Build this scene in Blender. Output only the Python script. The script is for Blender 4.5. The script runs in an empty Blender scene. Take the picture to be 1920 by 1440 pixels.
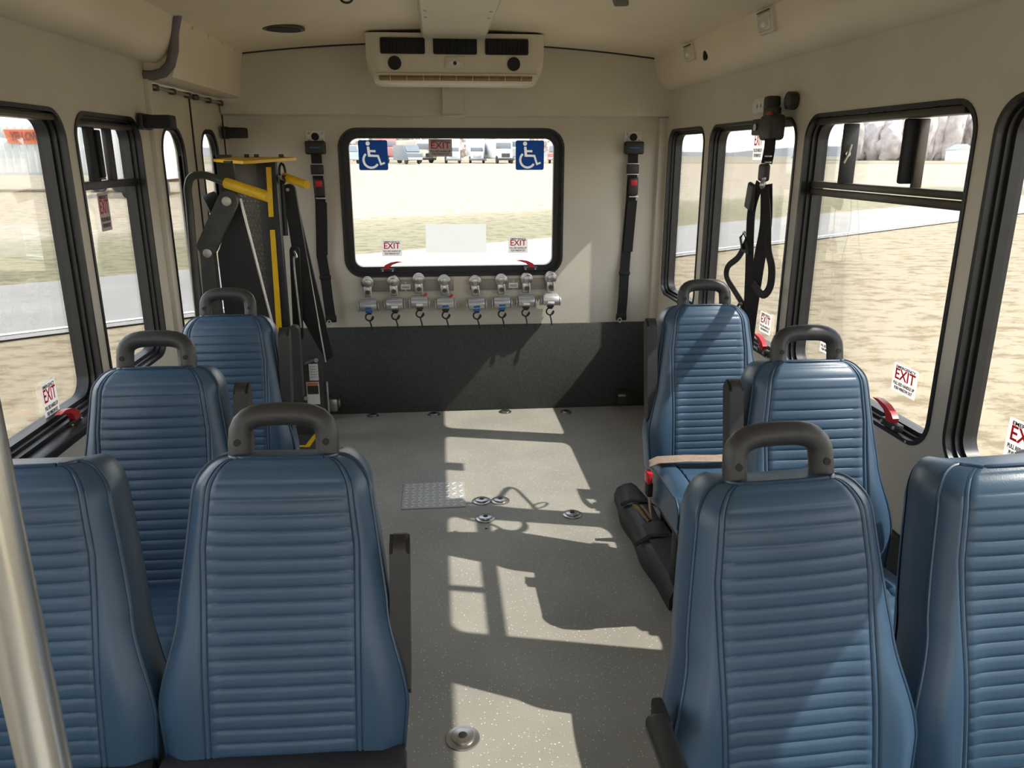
import bpy, bmesh, math, random
from mathutils import Vector, Matrix, noise
random.seed(4)
PI = math.pi
scene = bpy.context.scene
COL = scene.collection

# ------------------------------------------------------------------ camera
cam_d = bpy.data.cameras.new('camera'); cam = bpy.data.objects.new('camera', cam_d); COL.objects.link(cam)
cam_d.sensor_fit = 'HORIZONTAL'; cam_d.sensor_width = 36.0
cam_d.lens = 1450.0 / 1920.0 * 36.0
cam_d.clip_start = 0.02; cam_d.clip_end = 2000
PITCH = math.radians(16.518); YAW = math.radians(5.401)
fwd = Vector((math.sin(YAW) * math.cos(PITCH), math.cos(YAW) * math.cos(PITCH), -math.sin(PITCH)))
rgt = Vector((math.cos(YAW), -math.sin(YAW), 0)); upv = rgt.cross(fwd)
cam.matrix_world = Matrix(((rgt.x, upv.x, -fwd.x, 0), (rgt.y, upv.y, -fwd.y, 0), (rgt.z, upv.z, -fwd.z, 1.43), (0, 0, 0, 1)))
scene.camera = cam
# ------------------------------------------------------------------ light
world = bpy.data.worlds.new('world'); scene.world = world; world.use_nodes = True
wn = world.node_tree; wn.nodes.clear()
w_out = wn.nodes.new('ShaderNodeOutputWorld'); w_bg = wn.nodes.new('ShaderNodeBackground')
w_geo = wn.nodes.new('ShaderNodeTexCoord'); w_sep = wn.nodes.new('ShaderNodeSeparateXYZ'); w_ramp = wn.nodes.new('ShaderNodeValToRGB')
wn.links.new(w_geo.outputs['Generated'], w_sep.inputs[0]); wn.links.new(w_sep.outputs['Z'], w_ramp.inputs[0])
w_ramp.color_ramp.elements[0].position = 0.0; w_ramp.color_ramp.elements[0].color = (1.0, 0.965, 0.90, 1)
w_ramp.color_ramp.elements[1].position = 0.6; w_ramp.color_ramp.elements[1].color = (0.62, 0.72, 0.88, 1)
wn.links.new(w_ramp.outputs[0], w_bg.inputs[0]); w_bg.inputs[1].default_value = 3.9
wn.links.new(w_bg.outputs[0], w_out.inputs[0])
SUN_DIR = Vector((-1.0, 0.25, -1.18)).normalized()
sun_d = bpy.data.lights.new('sun', 'SUN'); sun_d.energy = 7.0; sun_d.angle = math.radians(0.55); sun_d.color = (1.0, 0.955, 0.87)
sun = bpy.data.objects.new('sun', sun_d); COL.objects.link(sun)
sun.rotation_euler = SUN_DIR.to_track_quat('-Z', 'Y').to_euler()
vs = scene.view_settings; vs.view_transform = 'Standard'; vs.look = 'None'; vs.gamma = 1.0; vs.exposure = 0.0
vs.use_curve_mapping = False
try:
    scene.cycles.max_bounces = 10; scene.cycles.diffuse_bounces = 6; scene.cycles.transparent_max_bounces = 16
    scene.cycles.use_denoising = True; scene.cycles.sample_clamp_indirect = 6.0
    scene.cycles.caustics_reflective = False
except Exception:
    pass

# ------------------------------------------------------------------ materials
def nodes_of(name):
    m = bpy.data.materials.new(name); m.use_nodes = True
    nt = m.node_tree; b = nt.nodes['Principled BSDF']
    return m, nt, b
def mat(name, c, rough=0.5, metal=0.0, spec=0.5, var=0.0, scale=20.0, bump=0.0, bscale=200.0, c2=None, coat=0.0):
    m, nt, b = nodes_of(name)
    b.inputs['Base Color'].default_value = (*c, 1); b.inputs['Roughness'].default_value = rough
    b.inputs['Metallic'].default_value = metal; b.inputs['Specular IOR Level'].default_value = spec
    b.inputs['Coat Weight'].default_value = coat
    tc = nt.nodes.new('ShaderNodeTexCoord')
    if var > 0 or c2:
        n = nt.nodes.new('ShaderNodeTexNoise'); n.inputs['Scale'].default_value = scale; n.inputs['Detail'].default_value = 6
        nt.links.new(tc.outputs['Object'], n.inputs['Vector'])
        mx = nt.nodes.new('ShaderNodeMix'); mx.data_type = 'RGBA'
        d = c2 if c2 else tuple(max(0, x * (1 - var)) for x in c)
        mx.inputs['A'].default_value = (*c, 1); mx.inputs['B'].default_value = (*d, 1)
        r = nt.nodes.new('ShaderNodeMapRange'); r.inputs[1].default_value = 0.35; r.inputs[2].default_value = 0.65
        nt.links.new(n.outputs['Fac'], r.inputs[0]); nt.links.new(r.outputs[0], mx.inputs['Factor'])
        nt.links.new(mx.outputs['Result'], b.inputs['Base Color'])
    if bump > 0:
        n = nt.nodes.new('ShaderNodeTexNoise'); n.inputs['Scale'].default_value = bscale; n.inputs['Detail'].default_value = 3
        nt.links.new(tc.outputs['Object'], n.inputs['Vector'])
        bp = nt.nodes.new('ShaderNodeBump'); bp.inputs['Strength'].default_value = bump; bp.inputs['Distance'].default_value = 0.002
        nt.links.new(n.outputs['Fac'], bp.inputs['Height']); nt.links.new(bp.outputs[0], b.inputs['Normal'])
    return m
M = {}
M['wall'] = mat('fibreglass_wall', (0.62, 0.58, 0.50), 0.5, var=0.10, scale=3, bump=0.25, bscale=60)
M['ceiling'] = mat('ceiling_panel', (0.84, 0.75, 0.60), 0.55, var=0.08, scale=2.5, bump=0.2, bscale=80)  # warm tint carries the light bounced up from the dry grass
M['cove'] = mat('cove_panel', (0.80, 0.715, 0.575), 0.45, var=0.08, scale=3)  # grass bounce light is tinted into this colour as well
M['carpet'] = mat('dark_carpet', (0.056, 0.062, 0.059), 0.95, spec=0.1, c2=(0.074, 0.080, 0.075), scale=90, bump=1.0, bscale=240)
M['rubber'] = mat('black_rubber', (0.012, 0.012, 0.013), 0.42, var=0.4, scale=30)
M['alu_dark'] = mat('bronze_metal', (0.10, 0.085, 0.07), 0.4, metal=0.6, var=0.3, scale=10)
M['vinyl'] = mat('blue_vinyl', (0.040, 0.083, 0.140), 0.38, spec=0.46, c2=(0.035, 0.073, 0.124), scale=9, bump=0.12, bscale=420)
M['vinyl_pipe'] = mat('blue_piping', (0.022, 0.052, 0.095), 0.35)
M['shell'] = mat('grey_shell', (0.12, 0.12, 0.125), 0.6)
M['handle'] = mat('grey_plastic', (0.036, 0.036, 0.038), 0.45, var=0.2, scale=60, bump=0.15, bscale=600)
M['blackplastic'] = mat('black_plastic', (0.022, 0.021, 0.021), 0.5, var=0.2, scale=40)
M['blackvinyl'] = mat('black_vinyl', (0.028, 0.027, 0.029), 0.5, var=0.3, scale=12, bump=0.3, bscale=150)
M['black'] = mat('matt_black', (0.008, 0.008, 0.009), 0.7)
M['zinc'] = mat('zinc_plate', (0.72, 0.71, 0.68), 0.45, metal=0.25, var=0.1, scale=60)
M['steel'] = mat('brushed_steel', (0.55, 0.54, 0.52), 0.32, metal=1.0, var=0.25, scale=25)
M['silver'] = mat('silver_paint', (0.50, 0.51, 0.52), 0.35, metal=0.5, var=0.12, scale=30)
M['alu'] = mat('aluminium', (0.62, 0.60, 0.57), 0.40, metal=0.9, var=0.15, scale=18)
M['ac'] = mat('cream_plastic', (0.66, 0.62, 0.52), 0.42, var=0.06, scale=5)
M['yellow'] = mat('yellow_paint', (0.86, 0.53, 0.01), 0.45, var=0.12, scale=25)
M['liftgrey'] = mat('lift_grey', (0.085, 0.087, 0.082), 0.45, metal=0.3, var=0.25, scale=14)
M['liftblack'] = mat('lift_black', (0.016, 0.016, 0.018), 0.5, var=0.3, scale=14)
M['red'] = mat('red_plastic', (0.55, 0.02, 0.03), 0.35, var=0.1, scale=50)
M['web'] = mat('black_webbing', (0.022, 0.021, 0.023), 0.75, spec=0.3, bump=0.6, bscale=500, var=0.3, scale=80)
M['webbeige'] = mat('beige_webbing', (0.33, 0.25, 0.19), 0.7, bump=0.5, bscale=500, var=0.2, scale=60)
M['white'] = mat('white_print', (0.82, 0.82, 0.80), 0.5, var=0.03, scale=20)
M['greyprint'] = mat('grey_print', (0.45, 0.42, 0.40), 0.5, var=0.05, scale=20)
M['redprint'] = mat('red_print', (0.62, 0.03, 0.05), 0.5, var=0.05, scale=20)
M['blackprint'] = mat('black_print', (0.03, 0.03, 0.03), 0.5, var=0.05, scale=20)
M['blueprint'] = mat('blue_print', (0.012, 0.11, 0.36), 0.45, var=0.05, scale=20)
M['orangeprint'] = mat('orange_print', (0.75, 0.20, 0.09), 0.6, var=0.1, scale=2)
def translucent(name, c, f):
    m, nt, b = nodes_of(name); b.inputs['Base Color'].default_value = (*c, 1); b.inputs['Roughness'].default_value = 0.5
    tr = nt.nodes.new('ShaderNodeBsdfTranslucent'); tr.inputs[0].default_value = (*c, 1); mx = nt.nodes.new('ShaderNodeMixShader'); mx.inputs[0].default_value = f
    nt.links.new(b.outputs[0], mx.inputs[1]); nt.links.new(tr.outputs[0], mx.inputs[2]); nt.links.new(mx.outputs[0], nt.nodes['Material Output'].inputs[0]); return m
M['stickerwhite'] = translucent('sticker_film', (0.88, 0.86, 0.84), 0.7)
M['stickergrey'] = translucent('sticker_film_grey', (0.50, 0.44, 0.42), 0.45)
M['stickerblue'] = translucent('sticker_film_blue', (0.02, 0.16, 0.45), 0.5)
M['symbolwhite'] = translucent('symbol_film', (0.90, 0.90, 0.88), 0.55)
M['stickerred'] = translucent('red_ink', (0.75, 0.03, 0.06), 0.45)
M['brown'] = mat('brown_foam', (0.30, 0.20, 0.09), 0.8, var=0.3, scale=40)
M['lens'] = mat('lamp_lens', (0.62, 0.58, 0.50), 0.15, spec=0.8, var=0.05, scale=30)
M['seal'] = mat('grey_seal', (0.16, 0.145, 0.155), 0.6, var=0.1, scale=20)
M['bolt'] = mat('zinc_bolt', (0.60, 0.60, 0.55), 0.4, metal=0.7, var=0.1, scale=80)

def glass_mat(name, tint, refl=0.06):
    m = bpy.data.materials.new(name); m.use_nodes = True; nt = m.node_tree; nt.nodes.clear()
    o = nt.nodes.new('ShaderNodeOutputMaterial'); t = nt.nodes.new('ShaderNodeBsdfTransparent'); g = nt.nodes.new('ShaderNodeBsdfGlossy')
    t.inputs[0].default_value = (*tint, 1); g.inputs['Roughness'].default_value = 0.02; g.inputs[0].default_value = (0.9, 0.9, 0.9, 1)
    mx = nt.nodes.new('ShaderNodeMixShader'); lw = nt.nodes.new('ShaderNodeLayerWeight'); lw.inputs['Blend'].default_value = 0.12
    ml = nt.nodes.new('ShaderNodeMath'); ml.operation = 'MULTIPLY'; ml.inputs[1].default_value = 0.5
    nt.links.new(lw.outputs['Fresnel'], ml.inputs[0]); nt.links.new(ml.outputs[0], mx.inputs[0])
    nt.links.new(t.outputs[0], mx.inputs[1]); nt.links.new(g.outputs[0], mx.inputs[2]); nt.links.new(mx.outputs[0], o.inputs[0])
    return m
M['glass'] = glass_mat('clear_glass', (0.90, 0.90, 0.89))
M['glassfilm'] = glass_mat('frosted_film', (0.97, 0.97, 0.97))

def floor_mat():
    m, nt, b = nodes_of('speckled_floor')
    tc = nt.nodes.new('ShaderNodeTexCoord')
    n1 = nt.nodes.new('ShaderNodeTexNoise'); n1.inputs['Scale'].default_value = 3.0; n1.inputs['Detail'].default_value = 8
    n2 = nt.nodes.new('ShaderNodeTexVoronoi'); n2.inputs['Scale'].default_value = 110
    n3 = nt.nodes.new('ShaderNodeTexNoise'); n3.inputs['Scale'].default_value = 260; n3.inputs['Detail'].default_value = 2
    for n in (n1, n2, n3): nt.links.new(tc.outputs['Object'], n.inputs['Vector'])
    r1 = nt.nodes.new('ShaderNodeValToRGB')
    r1.color_ramp.elements[0].position = 0.32; r1.color_ramp.elements[0].color = (0.33, 0.315, 0.275, 1)
    r1.color_ramp.elements[1].position = 0.70; r1.color_ramp.elements[1].color = (0.42, 0.40, 0.35, 1)
    nt.links.new(n1.outputs['Fac'], r1.inputs[0])
    r2 = nt.nodes.new('ShaderNodeValToRGB'); r2.color_ramp.interpolation = 'EASE'
    r2.color_ramp.elements[0].position = 0.10; r2.color_ramp.elements[0].color = (1, 1, 1, 1)
    r2.color_ramp.elements[1].position = 0.26; r2.color_ramp.elements[1].color = (0, 0, 0, 1)
    nt.links.new(n2.outputs['Distance'], r2.inputs[0])
    gt = nt.nodes.new('ShaderNodeMath'); gt.operation = 'GREATER_THAN'; gt.inputs[1].default_value = 0.60
    sp = nt.nodes.new('ShaderNodeSeparateColor'); nt.links.new(n2.outputs['Color'], sp.inputs[0]); nt.links.new(sp.outputs[0], gt.inputs[0])
    ml = nt.nodes.new('ShaderNodeMath'); ml.operation = 'MULTIPLY'; nt.links.new(r2.outputs[0], ml.inputs[0]); nt.links.new(gt.outputs[0], ml.inputs[1])
    mx = nt.nodes.new('ShaderNodeMix'); mx.data_type = 'RGBA'; nt.links.new(ml.outputs[0], mx.inputs['Factor'])
    nt.links.new(r1.outputs[0], mx.inputs['A']); mx.inputs['B'].default_value = (0.88, 0.86, 0.78, 1)
    m2 = nt.nodes.new('ShaderNodeMix'); m2.data_type = 'RGBA'; m2.blend_type = 'MULTIPLY'; m2.inputs['Factor'].default_value = 0.35
    nt.links.new(mx.outputs['Result'], m2.inputs['A']); nt.links.new(n3.outputs['Fac'], m2.inputs['B'])
    nt.links.new(m2.outputs['Result'], b.inputs['Base Color'])
    b.inputs['Roughness'].default_value = 0.55; b.inputs['Specular IOR Level'].default_value = 0.35
    bp = nt.nodes.new('ShaderNodeBump'); bp.inputs['Strength'].default_value = 0.15; bp.inputs['Distance'].default_value = 0.001
    nt.links.new(n3.outputs['Fac'], bp.inputs['Height']); nt.links.new(bp.outputs[0], b.inputs['Normal'])
    return m
M['floor'] = floor_mat()

def ground_mat():
    # bands run along the road (rotated 34 deg): near dry grass, verge, gravel lot, far fields
    m, nt, b = nodes_of('dry_ground'); tc = nt.nodes.new('ShaderNodeTexCoord')
    sep = nt.nodes.new('ShaderNodeSeparateXYZ'); nt.links.new(tc.outputs['Object'], sep.inputs[0])
    ax = nt.nodes.new('ShaderNodeMath'); ax.operation = 'MULTIPLY'; ax.inputs[1].default_value = -0.559; nt.links.new(sep.outputs['X'], ax.inputs[0])
    ay = nt.nodes.new('ShaderNodeMath'); ay.operation = 'MULTIPLY_ADD'; ay.inputs[1].default_value = 0.829
    nt.links.new(sep.outputs['Y'], ay.inputs[0]); nt.links.new(ax.outputs[0], ay.inputs[2])
    nz = nt.nodes.new('ShaderNodeTexNoise'); nz.inputs['Scale'].default_value = 0.35; nz.inputs['Detail'].default_value = 6
    nt.links.new(tc.outputs['Object'], nz.inputs['Vector'])
    sx_ = nt.nodes.new('ShaderNodeMath'); sx_.operation = 'MULTIPLY_ADD'; sx_.inputs[1].default_value = 0.829; sx_.inputs[2].default_value = -55; nt.links.new(sep.outputs['X'], sx_.inputs[0])
    sy_ = nt.nodes.new('ShaderNodeMath'); sy_.operation = 'MULTIPLY_ADD'; sy_.inputs[1].default_value = 0.559; nt.links.new(sep.outputs['Y'], sy_.inputs[0]); nt.links.new(sx_.outputs[0], sy_.inputs[2])
    mxx = nt.nodes.new('ShaderNodeMath'); mxx.operation = 'MAXIMUM'; mxx.inputs[1].default_value = 0.0; nt.links.new(sy_.outputs[0], mxx.inputs[0])
    ab_ = nt.nodes.new('ShaderNodeMath'); ab_.operation = 'MULTIPLY_ADD'; ab_.inputs[1].default_value = 1.2; nt.links.new(mxx.outputs[0], ab_.inputs[0]); nt.links.new(ay.outputs[0], ab_.inputs[2])
    ad = nt.nodes.new('ShaderNodeMath'); ad.operation = 'MULTIPLY_ADD'; ad.inputs[1].default_value = 2.4; nt.links.new(nz.outputs['Fac'], ad.inputs[0]); nt.links.new(ab_.outputs[0], ad.inputs[2])
    mr = nt.nodes.new('ShaderNodeMapRange'); mr.inputs[1].default_value = 1.2; mr.inputs[2].default_value = 201.2
    nt.links.new(ad.outputs[0], mr.inputs[0])
    rp = nt.nodes.new('ShaderNodeValToRGB'); e = rp.color_ramp.elements
    stops = [(0.0, (0.50, 0.43, 0.31)), (0.078, (0.50, 0.43, 0.31)), (0.084, (0.36, 0.34, 0.23)), (0.108, (0.40, 0.38, 0.26)), (0.124, (0.50, 0.45, 0.33)),
             (0.128, (0.66, 0.58, 0.46)), (0.50, (0.66, 0.58, 0.46)), (0.53, (0.44, 0.39, 0.28)), (0.66, (0.46, 0.41, 0.30)), (0.75, (0.58, 0.51, 0.39)), (1.0, (0.48, 0.45, 0.36))]
    stops = [(p, tuple(q * w_ for q, w_ in zip(c, (0.62, 0.595, 0.555)))) for p, c in stops]
    e[0].position = 0; e[0].color = (*stops[0][1], 1); e[1].position = 1; e[1].color = (*stops[-1][1], 1)
    for p, c in stops[1:-1]:
        k = e.new(p); k.color = (*c, 1)
    nt.links.new(mr.outputs[0], rp.inputs[0])
    n2 = nt.nodes.new('ShaderNodeTexNoise'); n2.inputs['Scale'].default_value = 2.6; n2.inputs['Detail'].default_value = 9; n2.inputs['Roughness'].default_value = 0.75
    mp = nt.nodes.new('ShaderNodeMapping'); mp.inputs['Rotation'].default_value = (0, 0, 0.2); mp.inputs['Scale'].default_value = (0.8, 1.3, 1)
    nt.links.new(tc.outputs['Object'], mp.inputs[0]); nt.links.new(mp.outputs[0], n2.inputs['Vector'])
    r2 = nt.nodes.new('ShaderNodeValToRGB'); r2.color_ramp.elements[0].position = 0.40; r2.color_ramp.elements[0].color = (0.50, 0.44, 0.36, 1)
    r2.color_ramp.elements[1].position = 0.52; r2.color_ramp.elements[1].color = (1.0, 1.0, 1.0, 1)
    nt.links.new(n2.outputs['Fac'], r2.inputs[0])
    mx = nt.nodes.new('ShaderNodeMix'); mx.data_type = 'RGBA'; mx.blend_type = 'MULTIPLY'; mx.inputs['Factor'].default_value = 0.75
    nt.links.new(rp.outputs[0], mx.inputs['A']); nt.links.new(r2.outputs[0], mx.inputs['B'])
    nt.links.new(mx.outputs['Result'], b.inputs['Base Color']); b.inputs['Roughness'].default_value = 0.95; b.inputs['Specular IOR Level'].default_value = 0.1
    return m
M['ground'] = ground_mat()
M['asphalt'] = mat('pale_asphalt', (0.31, 0.29, 0.265), 0.9, spec=0.2, var=0.12, scale=0.8, bump=0.4, bscale=30)
M['linepaint'] = mat('white_line', (0.78, 0.77, 0.74), 0.8, var=0.15, scale=3)
M['treetwig'] = mat('bare_twigs', (0.58, 0.52, 0.50), 0.95, spec=0.05, c2=(0.40, 0.355, 0.335), scale=0.8, bump=1.0, bscale=3)  # paled so the colour itself holds the distance haze
M['evergreen'] = mat('evergreen_needles', (0.09, 0.14, 0.09), 0.9, var=0.4, scale=1.5)
M['bark'] = mat('grey_bark', (0.40, 0.35, 0.32), 0.9, var=0.3, scale=3)
M['hill'] = mat('distant_hills', (0.50, 0.51, 0.54), 0.95, var=0.2, scale=0.02)
M['trailerwhite'] = mat('trailer_white', (0.66, 0.68, 0.67), 0.5, var=0.08, scale=0.4)
M['truckwhite'] = mat('truck_white', (0.75, 0.76, 0.77), 0.45, var=0.05, scale=0.7)
M['truckred'] = mat('truck_red', (0.50, 0.20, 0.19), 0.5, var=0.1, scale=0.7)
M['truckbeige'] = mat('truck_beige', (0.60, 0.55, 0.42), 0.5, var=0.1, scale=0.7)
M['truckblue'] = mat('truck_blue', (0.32, 0.42, 0.52), 0.5, var=0.1, scale=0.7)
M['truckyellow'] = mat('truck_yellow', (0.75, 0.52, 0.08), 0.5, var=0.1, scale=0.7)
M['signbrown'] = mat('brown_letters', (0.28, 0.09, 0.07), 0.6, var=0.05)
M['tyre'] = mat('tyre_rubber', (0.05, 0.05, 0.055), 0.8, var=0.2, scale=3)
M['windowdark'] = mat('vehicle_glass', (0.16, 0.18, 0.20), 0.2, var=0.1, scale=2)

# ------------------------------------------------------------------ helpers
def link(o, parent=None):
    COL.objects.link(o)
    if parent is not None: o.parent = parent
    return o
def tag(o, label=None, cat=None, group=None, kind=None):
    if label: o['label'] = label
    if cat: o['category'] = cat
    if group: o['group'] = group
    if kind: o['kind'] = kind
    return o
def empty(name, loc=(0, 0, 0), rz=0.0, parent=None):
    o = bpy.data.objects.new(name, None); o.empty_display_size = 0.05
    link(o, parent); o.location = loc; o.rotation_euler = (0, 0, rz); return o
def thing(name, label, cat, loc=(0, 0, 0), rz=0.0, group=None, kind=None):
    return tag(empty(name, loc, rz), label, cat, group, kind)
def struct(o): o['kind'] = 'structure'; return o
def copy_tree(o, parent=None):
    c = o.copy(); link(c, parent)
    if parent is not None: c.matrix_parent_inverse = o.matrix_parent_inverse.copy()
    for ch in [x for x in bpy.data.objects if x.parent == o]:
        copy_tree(ch, c)
    return c

class MB:
    """collects shapes into one mesh"""
    def __init__(s): s.bm = bmesh.new()
    def box(s, c, d, rot=None, bev=0.0, seg=2, mtx=None):
        t = bmesh.new(); bmesh.ops.create_cube(t, size=1.0)
        for v in t.verts: v.co = Vector((v.co.x * d[0], v.co.y * d[1], v.co.z * d[2]))
        if bev > 0: bmesh.ops.bevel(t, geom=t.edges[:], offset=min(bev, min(d) * 0.49), segments=seg, affect='EDGES', profile=0.5)
        mm = Matrix.Translation(Vector(c))
        if rot is not None: mm = mm @ (rot if isinstance(rot, Matrix) else Matrix.Rotation(rot[0], 4, rot[1]))
        if mtx is not None: mm = mtx @ mm
        bmesh.ops.transform(t, matrix=mm, verts=t.verts); s._merge(t); return s
    def _merge(s, t):
        me = bpy.data.meshes.new('tmp'); t.to_mesh(me); t.free(); s.bm.from_mesh(me); bpy.data.meshes.remove(me)
    def cyl(s, a, b, r, seg=20, r2=None, bev=0.0):
        a = Vector(a); b = Vector(b); d = b - a
        t = bmesh.new(); bmesh.ops.create_cone(t, cap_ends=True, segments=seg, radius1=r, radius2=r if r2 is None else r2, depth=d.length)
        if bev > 0:
            es = [e for e in t.edges if abs(e.verts[0].co.z - e.verts[1].co.z) < 1e-6]
            bmesh.ops.bevel(t, geom=es, offset=bev, segments=2, affect='EDGES', profile=0.5)
        mm = Matrix.Translation((a + b) / 2) @ d.to_track_quat('Z', 'Y').to_matrix().to_4x4()
        bmesh.ops.transform(t, matrix=mm, verts=t.verts); s._merge(t); return s
    def ball(s, c, r, sc=(1, 1, 1), seg=16):
        t = bmesh.new(); bmesh.ops.create_uvsphere(t, u_segments=seg, v_segments=max(6, seg // 2), radius=r)
        for v in t.verts: v.co = Vector((v.co.x * sc[0] + c[0], v.co.y * sc[1] + c[1], v.co.z * sc[2] + c[2]))
        s._merge(t); return s
    def tube(s, pts, r, seg=12, closed=False, flat=None, nrm=None):
        """round tube, or flat strap when flat=(half width, half thickness)"""
        P = [Vector(p) for p in pts]; n = len(P); rings = []
        prev = None
        for i in range(n):
            if closed: tg = P[(i + 1) % n] - P[i - 1]
            else: tg = P[min(i + 1, n - 1)] - P[max(i - 1, 0)]
            tg.normalize()
            if nrm is not None: up = Vector(nrm); up = (up - tg * up.dot(tg)).normalized()
            elif prev is None:
                up = Vector((0, 0, 1)) if abs(tg.z) < 0.9 else Vector((1, 0, 0)); up = (up - tg * up.dot(tg)).normalized()
            else: up = (prev - tg * prev.dot(tg)).normalized()
            prev = up; sd = tg.cross(up)
            rr = r[i] if isinstance(r, (list, tuple)) else r
            if flat: q = [(flat[0], flat[1]), (-flat[0], flat[1]), (-flat[0], -flat[1]), (flat[0], -flat[1])]
            else: q = [(rr * math.cos(2 * PI * k / seg), rr * math.sin(2 * PI * k / seg)) for k in range(seg)]
            rings.append([s.bm.verts.new(P[i] + sd * a + up * b) for a, b in q])
        m = len(rings[0])
        for i in range(n if closed else n - 1):
            A = rings[i]; B = rings[(i + 1) % n]
            for k in range(m): s.bm.faces.new((A[k], A[(k + 1) % m], B[(k + 1) % m], B[k]))
        if not closed:
            s.bm.faces.new(rings[0][::-1]); s.bm.faces.new(rings[-1])
        return s
    def prism(s, poly, a, b, plane='X'):
        """extrude polygon between coordinate a and b. plane X: poly=(y,z); Y: poly=(x,z); Z: poly=(x,y)"""
        def mk(p, c):
            return {'X': (c, p[0], p[1]), 'Y': (p[0], c, p[1]), 'Z': (p[0], p[1], c)}[plane]
        A = [s.bm.verts.new(mk(p, a)) for p in poly]; B = [s.bm.verts.new(mk(p, b)) for p in poly]
        s.bm.faces.new(A); s.bm.faces.new(B[::-1]); n = len(poly)
        for i in range(n): s.bm.faces.new((A[i], B[i], B[(i + 1) % n], A[(i + 1) % n]))
        return s
    def grid(s, rows):
        V = [[s.bm.verts.new(p) for p in r] for r in rows]
        for i in range(len(V) - 1):
            for j in range(len(V[0]) - 1): s.bm.faces.new((V[i][j], V[i][j + 1], V[i + 1][j + 1], V[i + 1][j]))
        return V
    def build(s, name, m, parent=None, smooth=True, ang=35):
        bmesh.ops.recalc_face_normals(s.bm, faces=s.bm.faces[:])
        me = bpy.data.meshes.new(name); s.bm.to_mesh(me); s.bm.free()
        me.materials.append(m if not isinstance(m, str) else M[m])
        if smooth:
            for p in me.polygons: p.use_smooth = True
            try: me.set_sharp_from_angle(angle=math.radians(ang))
            except Exception: pass
        o = bpy.data.objects.new(name, me); link(o, parent); return o

def rrect(a0, a1, b0, b1, r, seg=8):
    pts = []
    for cx, cy, st in ((a1 - r, b1 - r, 0), (a0 + r, b1 - r, 90), (a0 + r, b0 + r, 180), (a1 - r, b0 + r, 270)):
        for k in range(seg + 1):
            t = math.radians(st + 90 * k / seg); pts.append((cx + r * math.cos(t), cy + r * math.sin(t)))
    return pts
def rect(a0, a1, b0, b1): return [(a0, b0), (a1, b0), (a1, b1), (a0, b1)]
def circ(cx, cy, r, n=20, ry=None): return [(cx + r * math.cos(2 * PI * k / n), cy + (ry or r) * math.sin(2 * PI * k / n)) for k in range(n)]
PX = Matrix(((0, 0, 1, 0), (1, 0, 0, 0), (0, 1, 0, 0), (0, 0, 0, 1)))    # (a,b) -> (Y,Z), thickness on X
PY = Matrix(((1, 0, 0, 0), (0, 0, -1, 0), (0, 1, 0, 0), (0, 0, 0, 1)))   # (a,b) -> (X,Z), thickness on -Y
PZ = Matrix.Identity(4)
def holed_mesh(loops, mid, thick, plane):
    """polygon with holes, extruded; mid is the centre coordinate on the plane's axis"""
    cu = bpy.data.curves.new('c', 'CURVE'); cu.dimensions = '2D'; cu.fill_mode = 'BOTH'; cu.extrude = thick / 2
    for lp in loops:
        sp = cu.splines.new('POLY'); sp.points.add(len(lp) - 1); sp.use_cyclic_u = True
        for k, p in enumerate(lp): sp.points[k].co = (p[0], p[1], 0, 1)
    o = bpy.data.objects.new('c', cu); COL.objects.link(o)
    dg = bpy.context.evaluated_depsgraph_get(); me = bpy.data.meshes.new_from_object(o.evaluated_get(dg))
    bpy.data.objects.remove(o); bpy.data.curves.remove(cu)
    mm = {'X': PX, 'Y': PY, 'Z': PZ}[plane]; off = {'X': (mid, 0, 0), 'Y': (0, mid, 0), 'Z': (0, 0, mid)}[plane]
    me.transform(Matrix.Translation(off) @ mm); return me
def holed(name, loops, mid, thick, plane, m, parent=None):
    me = holed_mesh(loops, mid, thick, plane); me.materials.clear(); me.materials.append(M[m]); me.name = name
    o = bpy.data.objects.new(name, me); return link(o, parent)
def holed_multi(name, items, m, parent=None):
    bm = bmesh.new()
    for loops, mid, thick, plane in items:
        me = holed_mesh(loops, mid, thick, plane); bm.from_mesh(me); bpy.data.meshes.remove(me)
    me = bpy.data.meshes.new(name); bm.to_mesh(me); bm.free(); me.materials.append(M[m])
    return link(bpy.data.objects.new(name, me), parent)
def text_mesh(body, size, thick=0.0004, sx=1.0, bold=0.0):
    cu = bpy.data.curves.new('t', 'FONT'); cu.body = body; cu.size = size; cu.extrude = thick; cu.align_x = 'CENTER'; cu.align_y = 'CENTER'; cu.offset = bold
    cu.resolution_u = 3
    o = bpy.data.objects.new('t', cu); COL.objects.link(o)
    dg = bpy.context.evaluated_depsgraph_get(); me = bpy.data.meshes.new_from_object(o.evaluated_get(dg))
    bpy.data.objects.remove(o); bpy.data.curves.remove(cu)
    me.transform(Matrix.Diagonal((sx, 1, 1, 1))); return me
def mesh_obj(name, me, m, parent=None):
    me.materials.clear(); me.materials.append(M[m]); return link(bpy.data.objects.new(name, me), parent)

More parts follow.
